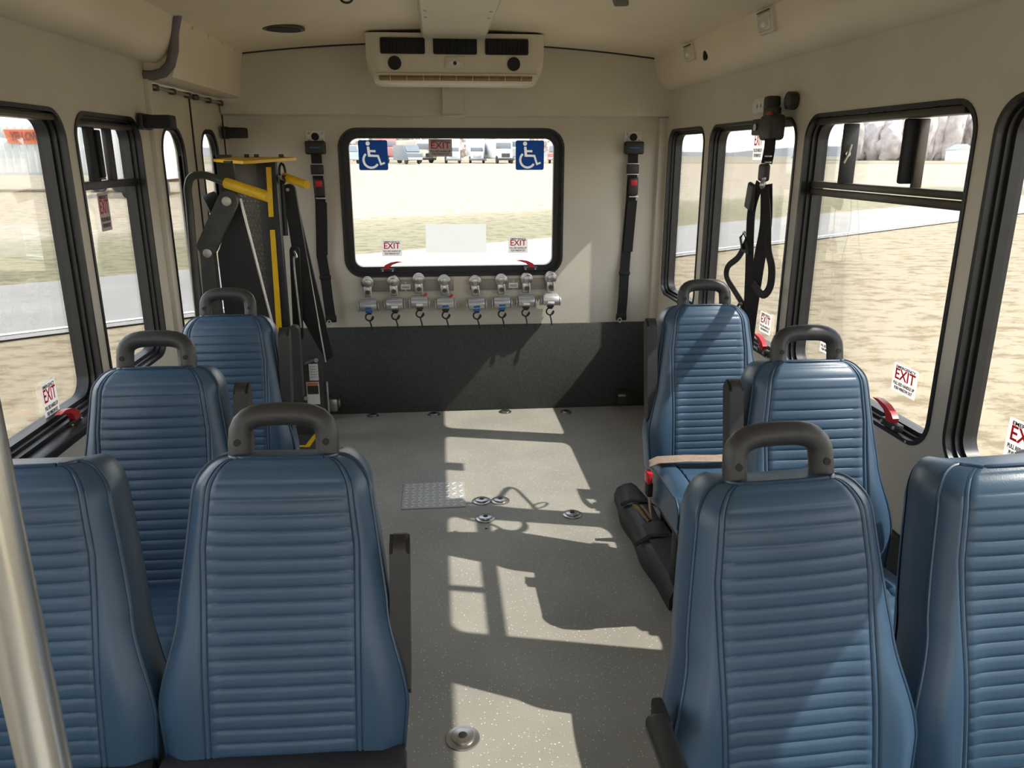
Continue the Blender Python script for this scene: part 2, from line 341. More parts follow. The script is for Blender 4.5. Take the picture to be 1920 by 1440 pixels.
# ------------------------------------------------------------------ body shell
XL, XR, YB, YF = -1.07, 1.24, 4.30, -1.9
ZT = 1.558; ZB = 0.685; XC = 0.09; HW = 1.05
def ceil_z(x): return 1.972 - 0.062 * ((x - XC) / HW) ** 2
struct(MB().box(((XL + XR) / 2, (YB + YF) / 2, -0.05), (XR - XL + 0.2, YB - YF + 0.2, 0.10)).build('floor', 'floor', smooth=False))
mb = MB()
xs = [XL - 0.1 + (XR - XL + 0.2) * k / 24 for k in range(25)]
poly = [(x, ceil_z(x)) for x in xs] + [(x, ceil_z(x) + 0.08) for x in xs[::-1]]
mb.prism(poly, YF - 0.1, YB + 0.08, 'Y'); struct(mb.build('ceiling', 'ceiling'))
WIN_R = [(3.645, 4.225), (2.685, 3.575), (1.757, 2.625), (0.70, 1.70), (-0.26, 0.64)]
WIN_L = [(1.62, 2.47), (2.53, 3.07), (0.70, 1.55), (-0.22, 0.63), (-1.45, -0.35)]  # the last one, out of view, was added to let in light
RAD = 0.085
wall_poly = rect(YF - 0.07, YB + 0.07, -0.02, 2.0)
struct(holed('wall_right', [wall_poly] + [rrect(a, b, ZB, ZT, RAD) for a, b in WIN_R] + [rrect(-1.55, -0.45, 0.08, 1.80, 0.06)], XR + 0.03, 0.06, 'X', 'wall'))
DO0, DO1 = 3.22, 4.27
struct(holed('wall_left', [wall_poly] + [rrect(a, b, ZB, ZT, RAD) for a, b in WIN_L] + [rect(DO0, DO1, 0.02, 1.70)], XL - 0.03, 0.06, 'X', 'wall'))
RW = (-0.51, 0.69, 0.782, 1.565)
struct(holed('wall_rear', [rect(XL, XR, -0.02, 2.0), rrect(*RW, 0.10)], YB + 0.035, 0.07, 'Y', 'wall'))
struct(holed('wall_front', [rect(XL, XR, -0.02, 2.0), rrect(-1.0, 1.17, 0.45, 1.86, 0.08)], YF - 0.035, 0.07, 'Y', 'wall'))  # unseen windscreen opening, enlarged to brighten the cabin

def window(n, a0, a1, z0, z1, plane, face, out, r=RAD, gl=0.03, dp=1.0, parent=None, name=None):
    """face: inner wall coordinate, out: +1/-1 outward direction along the axis"""
    w = empty(name or ('window_%d' % n), parent=parent)
    if parent is None: struct(w)
    rings = []
    for inset0, inset1, d0, d1, rr in ((0.0, 0.012, -0.004, 0.056, 0), (0.010, 0.020, 0.016, 0.056, 0), (0.018, gl, 0.030, 0.066, 0)):
        o_ = rrect(a0 + inset0, a1 - inset0, z0 + inset0, z1 - inset0, max(r - inset0, 0.02))
        i_ = rrect(a0 + inset1, a1 - inset1, z0 + inset1, z1 - inset1, max(r - inset1, 0.02))
        rings.append(([o_, i_], face + out * dp * (d0 + d1) / 2, (d1 - d0) * dp, plane))
    holed_multi('frame', rings, 'rubber', w)
    g = rrect(a0 + gl - 0.004, a1 - gl + 0.004, z0 + gl - 0.004, z1 - gl + 0.004, max(r - gl, 0.02))
    holed('pane', [g], face + out * 0.052 * dp, 0.004, plane, 'glass', w)
    return w
wins = {}
k = 1
for a, b in WIN_R:
    wins['R', a] = window(k, a, b, ZB, ZT, 'X', XR, 1); k += 1
for a, b in WIN_L:
    wins['L', a] = window(k, a, b, ZB, ZT, 'X', XL, -1); k += 1
wins['rear'] = window(k, RW[0], RW[1], RW[2], RW[3], 'Y', YB, 1, r=0.10, gl=0.053); k += 1
wins['entry'] = window(k, -1.55, -0.45, 0.08, 1.80, 'X', XR, 1, r=0.06); k += 1  # unseen entry glazing, added to bring more light into the cabin
wins['front'] = window(k, -1.0, 1.17, 0.45, 1.86, 'Y', YF, -1, r=0.08, gl=0.03)

# sliding sashes of window W3 (right) and the small left window
w3 = wins['R', 1.757]
MB().box((1.276, 2.190, 1.335), (0.034, 0.80, 0.020), bev=0.003).box((1.272, 2.190, 1.310), (0.026, 0.80, 0.022), bev=0.003).build('transom_bar', 'alu_dark', w3)
MB().box((1.266, 2.190, 1.533), (0.05, 0.74, 0.020), bev=0.003).box((1.256, 2.190, 1.550), (0.026, 0.74, 0.012), bev=0.002).build('slider_track', 'alu_dark', w3)
st = MB().box((1.272, 2.388, 1.432), (0.046, 0.016, 0.178), bev=0.003).build('slider_stile', 'liftblack', w3)
MB().cyl((1.262, 2.380, 1.432), (1.262, 2.371, 1.432), 0.008).tube([(1.268, 2.369, 1.46), (1.262, 2.369, 1.432), (1.250, 2.369, 1.405)], 0.0035, 8).build('sash_latch', 'steel', st)
st = MB().box((1.284, 2.036, 1.432), (0.026, 0.014, 0.178), bev=0.003).build('slider_stile', 'alu_dark', w3)
MB().box((1.268, 2.056, 1.438), (0.052, 0.018, 0.168), bev=0.007).build('pull_plate', 'black', st)
mb = MB()
for yy in (2.48, 2.38, 2.24, 2.16, 2.05, 1.92): mb.cyl((1.244, yy, 1.549), (1.238, yy, 1.549), 0.005, 10)
mb.build('track_screw', 'black', w3)
wb = wins['L', 2.53]
MB().box((-1.112, 2.80, 1.335), (0.040, 0.50, 0.026), bev=0.003).build('transom_bar', 'rubber', wb)
MB().box((-1.104, 2.80, 1.522), (0.05, 0.46, 0.018), bev=0.003).build('slider_track', 'alu_dark', wb)
st = MB().box((-1.104, 2.715, 1.432), (0.018, 0.055, 0.172), bev=0.003).build('slider_stile', 'black', wb)
MB().box((-1.092, 2.750, 1.432), (0.012, 0.030, 0.150), bev=0.004).build('pull_plate', 'black', st)
MB().box((-1.108, 2.868, 1.432), (0.018, 0.045, 0.172), bev=0.003).build('slider_stile', 'liftblack', wb)
wa = wins['L', 1.62]
MB().box((-1.090, 2.04, 1.532), (0.04, 0.76, 0.018), bev=0.003).build('slider_track', 'alu_dark', wa)

def lever(parent, loc, rz, s=1.0, flip=1):
    """red emergency release lever with its black hinge block and two rivets"""
    e = empty('release_lever', loc, rz, parent)
    mb = MB()
    prof = [(0.0, 0.0), (0.030, 0.0), (0.034, 0.014), (0.022, 0.026), (-0.010, 0.040), (-0.050, 0.046), (-0.078, 0.042), (-0.050, 0.037), (-0.018, 0.026), (-0.004, 0.012)]
    prof = [(flip * x * s, z * s) for x, z in prof]
    mb.prism(prof, -0.009 * s, 0.009 * s, 'Y'); mb.build('lever_blade', 'red', e)
    MB().box((flip * 0.012 * s, 0.004, -0.010 * s), (0.085 * s, 0.020, 0.022 * s), bev=0.004).build('lever_base', 'blackplastic', e)
    mb = MB()
    for dx in (-0.020, 0.040): mb.cyl((flip * dx * s, -0.006, -0.010 * s), (flip * dx * s, -0.010, -0.010 * s), 0.005 * s, 10)
    mb.build('rivet', 'bolt', e)
lever(wins['rear'], (-0.270, YB - 0.004, 0.828), 0, 0.9, -1)
lever(wins['rear'], (0.500, YB - 0.004, 0.828), 0, 0.9, 1)
lever(w3, (1.236, 1.93, 0.722), -PI / 2, 1.0, 1)
lever(wins['R', 2.685], (1.236, 2.81, 0.712), -PI / 2, 1.0, 1)
lever(wa, (-1.066, 2.225, 0.694), PI / 2, 1.0, 1)
lever(wins['R', 0.70], (1.236, 1.05, 0.722), -PI / 2, 1.0, 1)
for wkey, yy in ((('R', 1.757), (1.84, 2.08, 2.25, 2.48)), (('R', 2.685), (2.75, 3.0, 3.2))):
    mb = MB()
    for y_ in yy: mb.cyl((1.238, y_, 0.691), (1.234, y_, 0.691), 0.004, 8)
    mb.build('frame_screw', 'bolt', wins[wkey])

# front seal strips on the sills: dark padded ledge below the left window
struct(MB().box((-1.045, 2.02, 0.672), (0.05, 0.9, 0.028), bev=0.006).build('trim_1', 'rubber'))

# coves along both roof edges
def prof_strip(name, prof, y0, y1, m):
    mb = MB(); mb.prism(prof, y0, y1, 'Y'); return struct(mb.build(name, m, ang=50))
cr = [(1.120, 1.945), (1.140, 1.905), (1.145, 1.880), (1.154, 1.845), (1.168, 1.812), (1.184, 1.787), (1.204, 1.766), (1.225, 1.755), (1.241, 1.754), (1.241, 1.985), (1.12, 1.985)]
prof_strip('trim_2', cr, YF, YB, 'cove')
cl = [(0.164 - (x - 0.038), z) for x, z in cr[:-3]] + [(XL - 0.001, 1.76), (XL - 0.001, 1.97), (-0.94, 1.97)]
prof_strip('trim_3', cl, YF, 3.20, 'cove')
cl2 = [(-0.925, 1.945), (-0.945, 1.880), (-0.958, 1.80), (-0.962, 1.735), (-0.972, 1.708), (-1.0, 1.700), (XL - 0.001, 1.700), (XL - 0.001, 1.97), (-0.925, 1.97)]
prof_strip('trim_4', cl2, 3.20, YB, 'cove')
# grey rubber seal over the step between the two cove sections
mb = MB(); path = [(-0.925, 3.19, 1.925), (-0.945, 3.19, 1.860), (-0.952, 3.19, 1.80), (-0.970, 3.19, 1.750), (-1.00, 3.19, 1.722), (-1.035, 3.19, 1.712), (-1.07, 3.19, 1.712)]
mb.tube(path, 0.018, 10); struct(mb.build('trim_5', 'seal'))
# rear valance with its rolled lower edge, kick panel, corner strips, seams
val = [(YB + 0.001, 1.622), (YB - 0.055, 1.622), (YB - 0.066, 1.628), (YB - 0.070, 1.640), (YB - 0.070, 1.985), (YB + 0.001, 1.985)]
mb = MB(); mb.prism(val, XL, XR, 'X'); struct(mb.build('trim_6', 'wall'))
struct(MB().box(((XL + XR) / 2, YB - 0.008, 0.253), (XR - XL - 0.002, 0.018, 0.506), bev=0.003).build('trim_7', 'carpet'))
struct(MB().box((XR - 0.006, (YB + 0.9) / 2 , 0.215), (0.014, YB - 0.9, 0.43), bev=0.003).build('baseboard_right', 'carpet'))
struct(MB().box((XL + 0.006, 1.6, 0.215), (0.014, 3.0, 0.43), bev=0.003).build('baseboard_left', 'carpet'))
struct(MB().box((XR - 0.020, YB - 0.018, 1.06), (0.044, 0.040, 1.12), bev=0.006).build('trim_8', 'wall'))
struct(MB().box((XL + 0.004, 3.195, 0.86), (0.030, 0.045, 1.68), bev=0.006).build('trim_9', 'wall'))
mb = MB()
for x in (-0.70, -0.46, -0.22, 0.62, 0.82, 1.0): mb.ball((x, YB - 0.071, 1.938 if abs(x) < 0.7 else 1.90), 0.006, (1, 0.5, 1), 10)
struct(mb.build('trim_10', 'ac'))
mb = MB()
for y_ in (3.40, 3.62, 3.84, 4.06): mb.ball((-0.932, y_, 1.905), 0.006, (0.6, 1, 1), 8)
struct(mb.build('trim_11', 'ac'))

mb = MB(); mb.tube([(x, YB - 0.073, ceil_z(x) - 0.003) for x in [XL + 0.12 + (XR - XL - 0.22) * q / 20 for q in range(21)]], 0.0045, 6); struct(mb.build('trim_12', 'blackprint'))
# rear lift doors
for i, (a, b, wa_, wb_) in enumerate(((DO0 + 0.004, 3.735, 3.30, 3.60), (3.750, DO1 - 0.004, 3.84, 4.14))):
    d = struct(empty('door_%d' % (i + 1)))
    holed('door_panel', [rect(a, b, 0.024, 1.692), rrect(wa_, wb_, 0.35, 1.545, 0.12)], XL - 0.026, 0.040, 'X', 'wall', d)
    window(0, wa_, wb_, 0.35, 1.545, 'X', XL - 0.004, -1, r=0.12, gl=0.020, dp=0.45, parent=d, name='window_frame')
    MB().box((XL - 0.010, b - 0.001, 0.86), (0.02, 0.008, 1.66)).build('edge_seal', 'rubber', d, smooth=False)
    MB().tube([(XL + 0.012, a + 0.03, 1.676), (XL + 0.012, b - 0.03, 1.676)], 0.006, 8).build('latch_rod', 'steel', d)
    mb = MB()
    for yy in (a + 0.05, (a + b) / 2, b - 0.05): mb.box((XL + 0.008, yy, 1.676), (0.02, 0.035, 0.024), bev=0.003)
    mb.build('rod_bracket', 'alu_dark', d)
t = thing('door_bumper', 'black rubber bumper block beside the front edge of the lift door', 'bumper', (-1.01, 3.09, 1.545), group=None)
MB().box((0, 0, 0), (0.115, 0.075, 0.046), bev=0.006).build('block', 'black', t); MB().box((-0.045, 0, 0), (0.02, 0.095, 0.056), bev=0.003).build('back_plate', 'rubber', t)
t = thing('door_bumper', 'black rubber bumper block in the rear corner above the wheelchair lift', 'bumper', (-1.005, 4.21, 1.535), group=None)
MB().box((0.0, 0, 0), (0.115, 0.07, 0.05), bev=0.006).build('block', 'black', t); MB().box((-0.045, 0, 0), (0.02, 0.085, 0.06), bev=0.003).build('back_plate', 'rubber', t)
# ------------------------------------------------------------------ stickers
def dec_x(me, x, y, z, side):
    """mesh in its own XY plane turned to face the cabin on a side wall"""
    if side == 'R': R = Matrix(((0, 0, -1, 0), (-1, 0, 0, 0), (0, 1, 0, 0), (0, 0, 0, 1)))
    elif side == 'L': R = Matrix(((0, 0, 1, 0), (1, 0, 0, 0), (0, 1, 0, 0), (0, 0, 0, 1)))
    else: R = Matrix(((1, 0, 0, 0), (0, 0, -1, 0), (0, 1, 0, 0), (0, 0, 0, 1)))
    return Matrix.Translation((x, y, z)) @ R
TXT = {}
def tm(body, size, sx=1.0, bold=0.0):
    kk = (body, size, sx, bold)
    if kk not in TXT: TXT[kk] = text_mesh(body, size, 0.0002, sx, bold)
    return TXT[kk]
def exit_sticker(side, pos, w, h, label, back='stickerwhite', tilt=0.0, group=None, lines=('PULL RED HANDLE UP', 'PUSH WINDOW OUT')):
    e = thing('exit_sticker', label, 'sticker', group=group)
    e.matrix_world = dec_x(None, *pos, side) @ Matrix.Rotation(tilt, 4, 'Z')
    bm = MB(); bm.prism(rrect(-w / 2, w / 2, -h / 2, h / 2, 0.004, 3), -0.0006, 0.0, 'Z'); bm.build('backing', back, e, smooth=False)
    def put(name, body, size, y, m, width, bold=0.0):
        me = tm(body, size, 1.0, bold).copy(); xs_ = [v.co.x for v in me.vertices]; f = width / (max(xs_) - min(xs_))
        me.transform(Matrix.Diagonal((f, 1, 1, 1))); o = mesh_obj(name, me, m, e); o.location = (0, y, 0.0006)
    put('heading', 'EMERGENCY', h * 0.13, h * 0.38, 'blackprint', w * 0.8, 0.0003)
    put('exit_word', 'EXIT', h * 0.52, h * 0.12, 'stickerred', w * 0.82, 0.0007)
    put('instruction', lines[0], h * 0.15, -h * 0.20, 'blackprint', w * 0.86, 0.0004)
    put('instruction', lines[1], h * 0.15, -h * 0.36, 'blackprint', w * 0.74, 0.0004)
    return e
XG = XR + 0.047; XGL = XL - 0.047; YG = YB + 0.047
exit_sticker('B', (-0.255, YG, 0.936), 0.108, 0.088, 'small white EXIT sticker low at the left of the rear window')
exit_sticker('B', (0.445, YG, 0.946), 0.108, 0.088, 'small white EXIT sticker low at the right of the rear window')
exit_sticker('B', (0.026, YG, 1.465), 0.125, 0.090, 'grey EXIT sticker at the top centre of the rear window', back='stickergrey')
exit_sticker('R', (XG, 3.135, 1.471), 0.095, 0.125, 'tall EXIT sticker beside the hanging belt near the top of its window')
exit_sticker('R', (XG, 2.91, 0.788), 0.105, 0.082, 'EXIT sticker low in the window behind the hanging belt')
exit_sticker('R', (XG, 1.962, 0.824), 0.115, 0.082, 'EXIT sticker above the red lever in the large sliding window')
exit_sticker('R', (XG, 2.405, 0.826), 0.10, 0.075, 'EXIT sticker seen through the grab handle of a window seat')
exit_sticker('R', (XG, 1.495, 0.812), 0.118, 0.095, 'large EXIT sticker in the frontmost window, half out of the frame')
exit_sticker('L', (XGL, 2.785, 1.245), 0.085, 0.125, 'grey-white EXIT sticker on the narrow sliding window by the lift door', back='stickergrey')
exit_sticker('L', (XGL, 2.225, 0.760), 0.085, 0.105, 'EXIT sticker above the red lever in the large left window')

def access_sticker(x, label):
    e = thing('wheelchair_symbol_sticker', label, 'sticker'); e.matrix_world = dec_x(None, x, YG, 1.427, 'B')
    body = [(-.032, .044), (-.018, .044), (-.0165, .027), (.014, .026), (.014, .015), (-.0155, .016), (-.0145, .004), (.029, .002), (.043, -.040), (.058, -.034), (.062, -.043), (.036, -.053), (.021, -.009), (-.028, -.008)]
    n = 26; an = [math.radians(130 + 198 * q / n) for q in range(n + 1)]
    ring = [(-0.012 + 0.046 * math.cos(a), -0.024 + 0.046 * math.sin(a)) for a in an] + [(-0.012 + 0.034 * math.cos(a), -0.024 + 0.034 * math.sin(a)) for a in an[::-1]]
    head = circ(-0.026, 0.060, 0.0115, 16)
    holed('backing', [rrect(-0.077, 0.077, -0.077, 0.077, 0.010, 4), head, body, ring], -0.0005, 0.001, 'Z', 'stickerblue', e)
    holed_multi('symbol', [([head], -0.0003, 0.001, 'Z'), ([body], -0.0003, 0.001, 'Z'), ([ring], -0.0003, 0.001, 'Z')], 'symbolwhite', e)
access_sticker(-0.332, 'blue wheelchair symbol sticker in the top left corner of the rear window')
access_sticker(0.508, 'blue wheelchair symbol sticker in the top right corner of the rear window')
# translucent sheet taped to the rear glass
e = thing('window_notice', 'pale translucent notice sheet low in the middle of the rear window', 'notice', (0.10, YG + 0.012, 0.985))
MB().box((0, 0, 0), (0.335, 0.0008, 0.155)).build('sheet', translucent('pale_film', (0.93, 0.93, 0.90), 0.75), e, smooth=False)
me = tm('NOTICE TO PASSENGERS', 0.012).copy() if False else None
# ------------------------------------------------------------------ seats
L_B = 0.540; REC = math.radians(12.0); Z0 = 0.42
def half_w(v):
    if v > 0.30:
        w = 0.140 + (0.170 - 0.140) * min(1, (0.52 - v) / 0.22) if v < 0.52 else 0.140
    elif v > 0.12:
        t = (0.30 - v) / 0.18; t = t * t * (3 - 2 * t); w = 0.170 + (0.203 - 0.170) * t
    else: w = 0.203 - 0.010 * (0.12 - v) / 0.12
    r = 0.050
    if v > L_B - r: w = w - r + math.sqrt(max(0, r * r - (v - (L_B - r)) ** 2))
    return w
def back_front(x, v, w):
    """forward offset (towards the sitter) of the back cushion surface"""
    s = abs(x) / w
    lum = math.exp(-((v - 0.17) / 0.13) ** 2)
    d = 0.018 * lum * (0.25 + 0.75 * min(1, max(0, (s - 0.45) / 0.35))) + 0.006 * (1 - s * s)
    d += 0.010 * math.exp(-((v - 0.46) / 0.12) ** 2) * (1 - s * s)
    if s > 0.80: d -= 0.026 * ((s - 0.80) / 0.20) ** 2
    if v > L_B - 0.06: d -= 0.022 * ((v - (L_B - 0.06)) / 0.06) ** 2
    return d
def to_back(x, v, d):
    """seat-back coordinates -> local seat coordinates (seat faces -Y)"""
    sag = 0.010 * (1 - (x / 0.2) ** 2) * max(0, (v - 0.45) / 0.12) if v > 0.45 else 0
    v2 = v + sag
    return (x, v2 * math.sin(REC) - d * math.cos(REC), Z0 + v2 * math.cos(REC) + d * math.sin(REC))
def make_seat(handle=True, cushion='vinyl'):
    root = empty('bus_seat')
    mb = MB(); rows = []
    PL = 0.0240; vs_ = []
    npl = int(L_B / PL)
    for k in range(npl + 1):
        for f in (0.0, 0.09, 0.3, 0.6, 0.91):
            v = (k + f) * PL
            if v <= L_B: vs_.append(v)
    vs_ = [q for q in vs_ if q < L_B - 0.012] + [L_B - q for q in (0.012, 0.009, 0.0065, 0.0045, 0.003, 0.0018, 0.0009, 0.0003, 0.0)]
    for v in vs_:
        w = half_w(v); sc = min(1.0, w * 0.87 / 0.136)
        half = [0.0, 0.022, 0.045, 0.068, 0.090, 0.106, 0.1165, 0.1190, 0.1215, 0.1255, 0.1280, 0.1305, 0.1345]
        half = [h * sc for h in half] + [0.1345 * sc + (w - 0.1345 * sc) * q for q in (0.2, 0.4, 0.6, 0.75, 0.88, 0.96, 1.0)]
        r = []
        for x in [-h for h in half[::-1]] + half[1:]:
            d = back_front(x, v, w); ax = abs(x) / sc
            if ax < 0.1195 and v < L_B - 0.010:
                ph = (v / PL) % 1.0; gr = math.exp(-(min(ph, 1 - ph) / 0.06) ** 2)
                d += (0.0008 * math.sin(PI * ph) ** 0.6 - 0.0015 * gr) * (1.0 if ax < 0.112 else 0.3)
            if abs(ax - 0.1190) < 0.0006 or abs(ax - 0.1280) < 0.0006: d -= 0.0030
            r.append(to_back(x, v, d))
        rows.append(r)
    mb.grid(rows); fr = mb.build('back_cushion', 'vinyl', root, ang=75)
    # side gusset and rear shell
    edge = [rows[i][0] for i in range(len(rows))] + [p for p in rows[-1][1:-1]] + [rows[i][-1] for i in range(len(rows) - 1, -1, -1)]
    edge = [e_ for q, e_ in enumerate(edge) if q % 2 == 0 or (Vector(e_) - Vector(edge[q - 1])).length > 0.006] + [edge[-1]]
    n_ = Vector((0, math.cos(REC), -math.sin(REC))); mb = MB()
    R1 = []; prof = ((0, 1.0), (0.010, 1.012), (0.045, 1.015), (0.080, 1.0), (0.092, 0.95))
    cx = Vector((0, L_B / 2 * math.sin(REC), Z0 + L_B / 2 * math.cos(REC)))
    for dd, sc in prof:
        R1.append([tuple(cx + Vector(((p[0] - cx.x) * sc, (p[1] - cx.y) * 1.0, (p[2] - cx.z) * (1 + (sc - 1) * 0.6))) + n_ * dd) for p in edge])
    V = mb.grid(R1); mb.bm.faces.new(V[-1]); mb.build('gusset', 'vinyl', fr, ang=60)
    mb = MB(); mb.tube([Vector(p) - n_ * 0.001 for p in edge], 0.0036, 8); mb.build('piping', 'vinyl_pipe', fr)
    mb = MB(); c2 = [tuple(cx + (Vector(p) - cx) * 0.97 + n_ * 0.094) for p in edge]; c3 = [tuple(cx + (Vector(p) - cx) * 0.90 + n_ * 0.118) for p in edge]
    V = mb.grid([c2, c3]); mb.bm.faces.new(V[-1]); mb.bm.faces.new(V[0]); mb.build('back_shell', 'vinyl', root)
    # bottom cushion
    if cushion == 'vinyl':
        mb = MB(); rows = []; hwc = 0.198
        prof = []
        for k in range(9): t = k / 8; prof.append((0.03 - 0.30 * t, 0.448 + 0.012 * math.sin(PI * t)))
        for k in range(1, 7): a = PI / 2 * k / 6; prof.append((-0.27 - 0.055 * math.sin(a), 0.398 + 0.05 * math.cos(a)))
        prof.append((-0.322, 0.345))
        fin = []
        for i in range(len(prof) - 1):
            for q in (0, 0.33, 0.66): fin.append((prof[i][0] + (prof[i + 1][0] - prof[i][0]) * q, prof[i][1] + (prof[i + 1][1] - prof[i][1]) * q))
        fin.append(prof[-1])
        for i, (y, z) in enumerate(fin):
            r = []
            for x in (-0.198, -0.192, -0.18, -0.160, -0.140, -0.130, -0.127, -0.124, -0.08, 0, 0.08, 0.124, 0.127, 0.130, 0.140, 0.160, 0.18, 0.192, 0.198):
                up = -0.014 * max(0, (abs(x) - 0.17) / 0.028) ** 2 + (0.006 if 0.135 < abs(x) < 0.185 else 0) - (0.004 if abs(abs(x) - 0.127) < 0.001 else 0)
                if abs(x) < 0.125: up += 0.003 if i % 3 else -0.002
                t = min(1.0, i / 26.0); ny, nz = (-math.sin(PI / 2 * max(0, t * 2 - 1)), math.cos(PI / 2 * max(0, t * 2 - 1)))
                r.append((x, y + ny * up, z + nz * up))
            rows.append(r)
        mb.grid(rows)
        for sgn in (0, -1):
            side = [rows[i][sgn] for i in range(len(rows))]; bot = [(p[0], min(p[1], 0.03), 0.345) for p in side]
            mb.grid([side, bot])
        mb.box((0, -0.145, 0.345), (0.392, 0.35, 0.004)); cu = mb.build('seat_cushion', 'vinyl', root, ang=50)
        for sgn in (0, -1):
            MB().tube([rows[i][sgn] for i in range(0, len(rows), 2)], 0.0034, 8).build('piping', 'vinyl_pipe', cu)
    else:
        MB().box((0, -0.10, 0.405), (0.400, 0.26, 0.075), bev=0.02, seg=3).box((0, -0.010, 0.440), (0.404, 0.06, 0.06), bev=0.012).build('seat_cushion', 'blackvinyl', root)
    MB().box((0, -0.13, 0.322), (0.36, 0.34, 0.042), bev=0.006).box((0, 0.02, 0.37), (0.30, 0.06, 0.10), bev=0.006).build('seat_frame', 'blackplastic', root)
    for sx in (-1, 1):
        MB().box((sx * 0.13, -0.13, 0.155), (0.035, 0.05, 0.29), bev=0.004).box((sx * 0.13, -0.13, 0.006), (0.05, 0.30, 0.012), bev=0.003).build('leg', 'blackplastic', root)
    if handle:
        pts = []; hb = L_B - 0.03
        for k in range(21):
            if k < 4: q = (-0.072, hb + 0.058 * k / 4)
            elif k > 16: q = (0.072, hb + 0.058 * (20 - k) / 4)
            else:
                a = PI - PI * (k - 4) / 12; c_, s_ = math.cos(a), math.sin(a)
                q = (math.copysign(abs(c_) ** 0.62, c_) * 0.072, hb + 0.058 + 0.048 * abs(s_) ** 0.62)
            pts.append(q)
        P3 = [(q[0], (q[1]) * math.sin(REC) + 0.046 * math.cos(REC), Z0 + q[1] * math.cos(REC) - 0.046 * math.sin(REC)) for q in pts]
        gh = MB().tube(P3, [0.0195] * 21, 16).build('grab_handle', 'handle', root, ang=70)
        for sx in (-1, 1):
            vs2 = hb + 0.060; y_ = vs2 * math.sin(REC) + 0.0275; z_ = Z0 + vs2 * math.cos(REC) - 0.0058
            MB().cyl((sx * 0.072, y_, z_), (sx * 0.072, y_ - 0.0035, z_ + 0.0007), 0.0058, 12).build('handle_screw', 'black', gh)
    return root
proto_h = make_seat(True); proto_n = make_seat(False); proto_b = make_seat(True, 'black'); proto_bn = make_seat(False, 'black')
stock = {proto_h.name: [proto_h] + [copy_tree(proto_h) for _ in range(4)], proto_n.name: [proto_n], proto_b.name: [proto_b], proto_bn.name: [proto_bn]}
def seat(proto, x, y, label, group, arm=None, arm_down=None, s=1.0):
    o = stock[proto.name].pop(0)
    o.location = (x, y, 0); tag(o, label, 'seat', group)
    if arm is not None:   # folded-up armrest
        sx, v0, v1, off = arm; mb = MB(); P = []
        hs = (v1 - v0)
        prof = rrect(-0.024, 0.024, v0, v1, 0.022, 5)
        for a in (0,): pass
        A = []; B = []
        tmp = bmesh.new()
        for (a_, v) in prof:
            A.append(mb.bm.verts.new((sx * 0.205 - 0.017 + off, v * math.sin(REC) + 0.035 + a_, Z0 + v * math.cos(REC))))
            B.append(mb.bm.verts.new((sx * 0.205 + 0.017 + off, v * math.sin(REC) + 0.035 + a_, Z0 + v * math.cos(REC))))
        tmp.free(); mb.bm.faces.new(A); mb.bm.faces.new(B[::-1])
        for i in range(len(A)): mb.bm.faces.new((A[i], B[i], B[(i + 1) % len(A)], A[(i + 1) % len(A)]))
        bmesh.ops.bevel(mb.bm, geom=[e_ for e_ in mb.bm.edges if abs(e_.verts[0].co.x - e_.verts[1].co.x) < 1e-5], offset=0.006, segments=2, affect='EDGES')
        ar = mb.build('armrest', 'blackplastic', o)
        MB().cyl((sx * 0.175, (v0 + 0.03) * math.sin(REC) + 0.04, Z0 + (v0 + 0.03) * math.cos(REC)), (sx * 0.205 + off, (v0 + 0.03) * math.sin(REC) + 0.035, Z0 + (v0 + 0.03) * math.cos(REC)), 0.016, 14).build('armrest_pivot', 'black', ar)
    if arm_down is not None:
        sx = arm_down; mb = MB()
        mb.box((sx * 0.234, -0.140, 0.622), (0.038, 0.34, 0.036), bev=0.014, seg=3); ar = mb.build('armrest', 'blackplastic', o)
        MB().box((sx * 0.222, 0.035, 0.600), (0.020, 0.06, 0.07), bev=0.006).build('armrest_pivot', 'black', ar)
    return o
gL = None
seatB = seat(proto_b, -0.287, 1.090, 'blue vinyl aisle seat front left, with grab handle and raised black armrest', gL, arm=(1, 0.12, 0.40, -0.013))
seat(proto_bn, -0.690, 1.090, 'blue vinyl seat without handle in the bottom left corner behind the pole', gL)
seat(proto_h, -0.672, 1.685, 'blue vinyl seat with grab handle beside the large left window, second row', gL, arm=(1, 0.20, 0.50, -0.008))
seatD = seat(proto_h, -0.660, 2.300, 'blue vinyl seat with grab handle nearest the wheelchair lift', gL, arm=(1, 0.15, 0.50, -0.025))
seatG = seat(proto_h, 0.556, 0.920, 'blue vinyl aisle seat front right with grab handle and lowered armrest', gL, arm_down=-1)
seatH = seat(proto_n, 0.966, 0.950, 'blue vinyl seat without handle at the window, cut by the right edge', gL)
seat(proto_h, 0.892, 1.600, 'blue vinyl seat with grab handle at the sliding window, raised armrest beside it', gL, arm=(-1, 0.15, 0.50, 0.015))
seatE = seat(proto_h, 0.882, 2.330, 'blue vinyl seat with beige lap belt below the hanging harness', gL, arm=(-1, 0.155, 0.50, 0.018))
mb = MB(); path = [(-0.215, -0.035, 0.462), (-0.19, -0.045, 0.478), (-0.10, -0.055, 0.484), (0.0, -0.06, 0.482), (0.10, -0.055, 0.484), (0.19, -0.03, 0.476)]
mb.tube(path, 0.01, flat=(0.019, 0.0016), nrm=(0, -0.25, 1)); mb.tube([(p[0], p[1] - 0.010, p[2] + 0.0035) for p in path], 0.01, flat=(0.019, 0.0016), nrm=(0, -0.2, 1))
bl = mb.build('lap_belt', 'webbeige', seatE)
MB().box((-0.222, -0.06, 0.428), (0.018, 0.042, 0.040), bev=0.006).build('belt_buckle', 'red', bl)
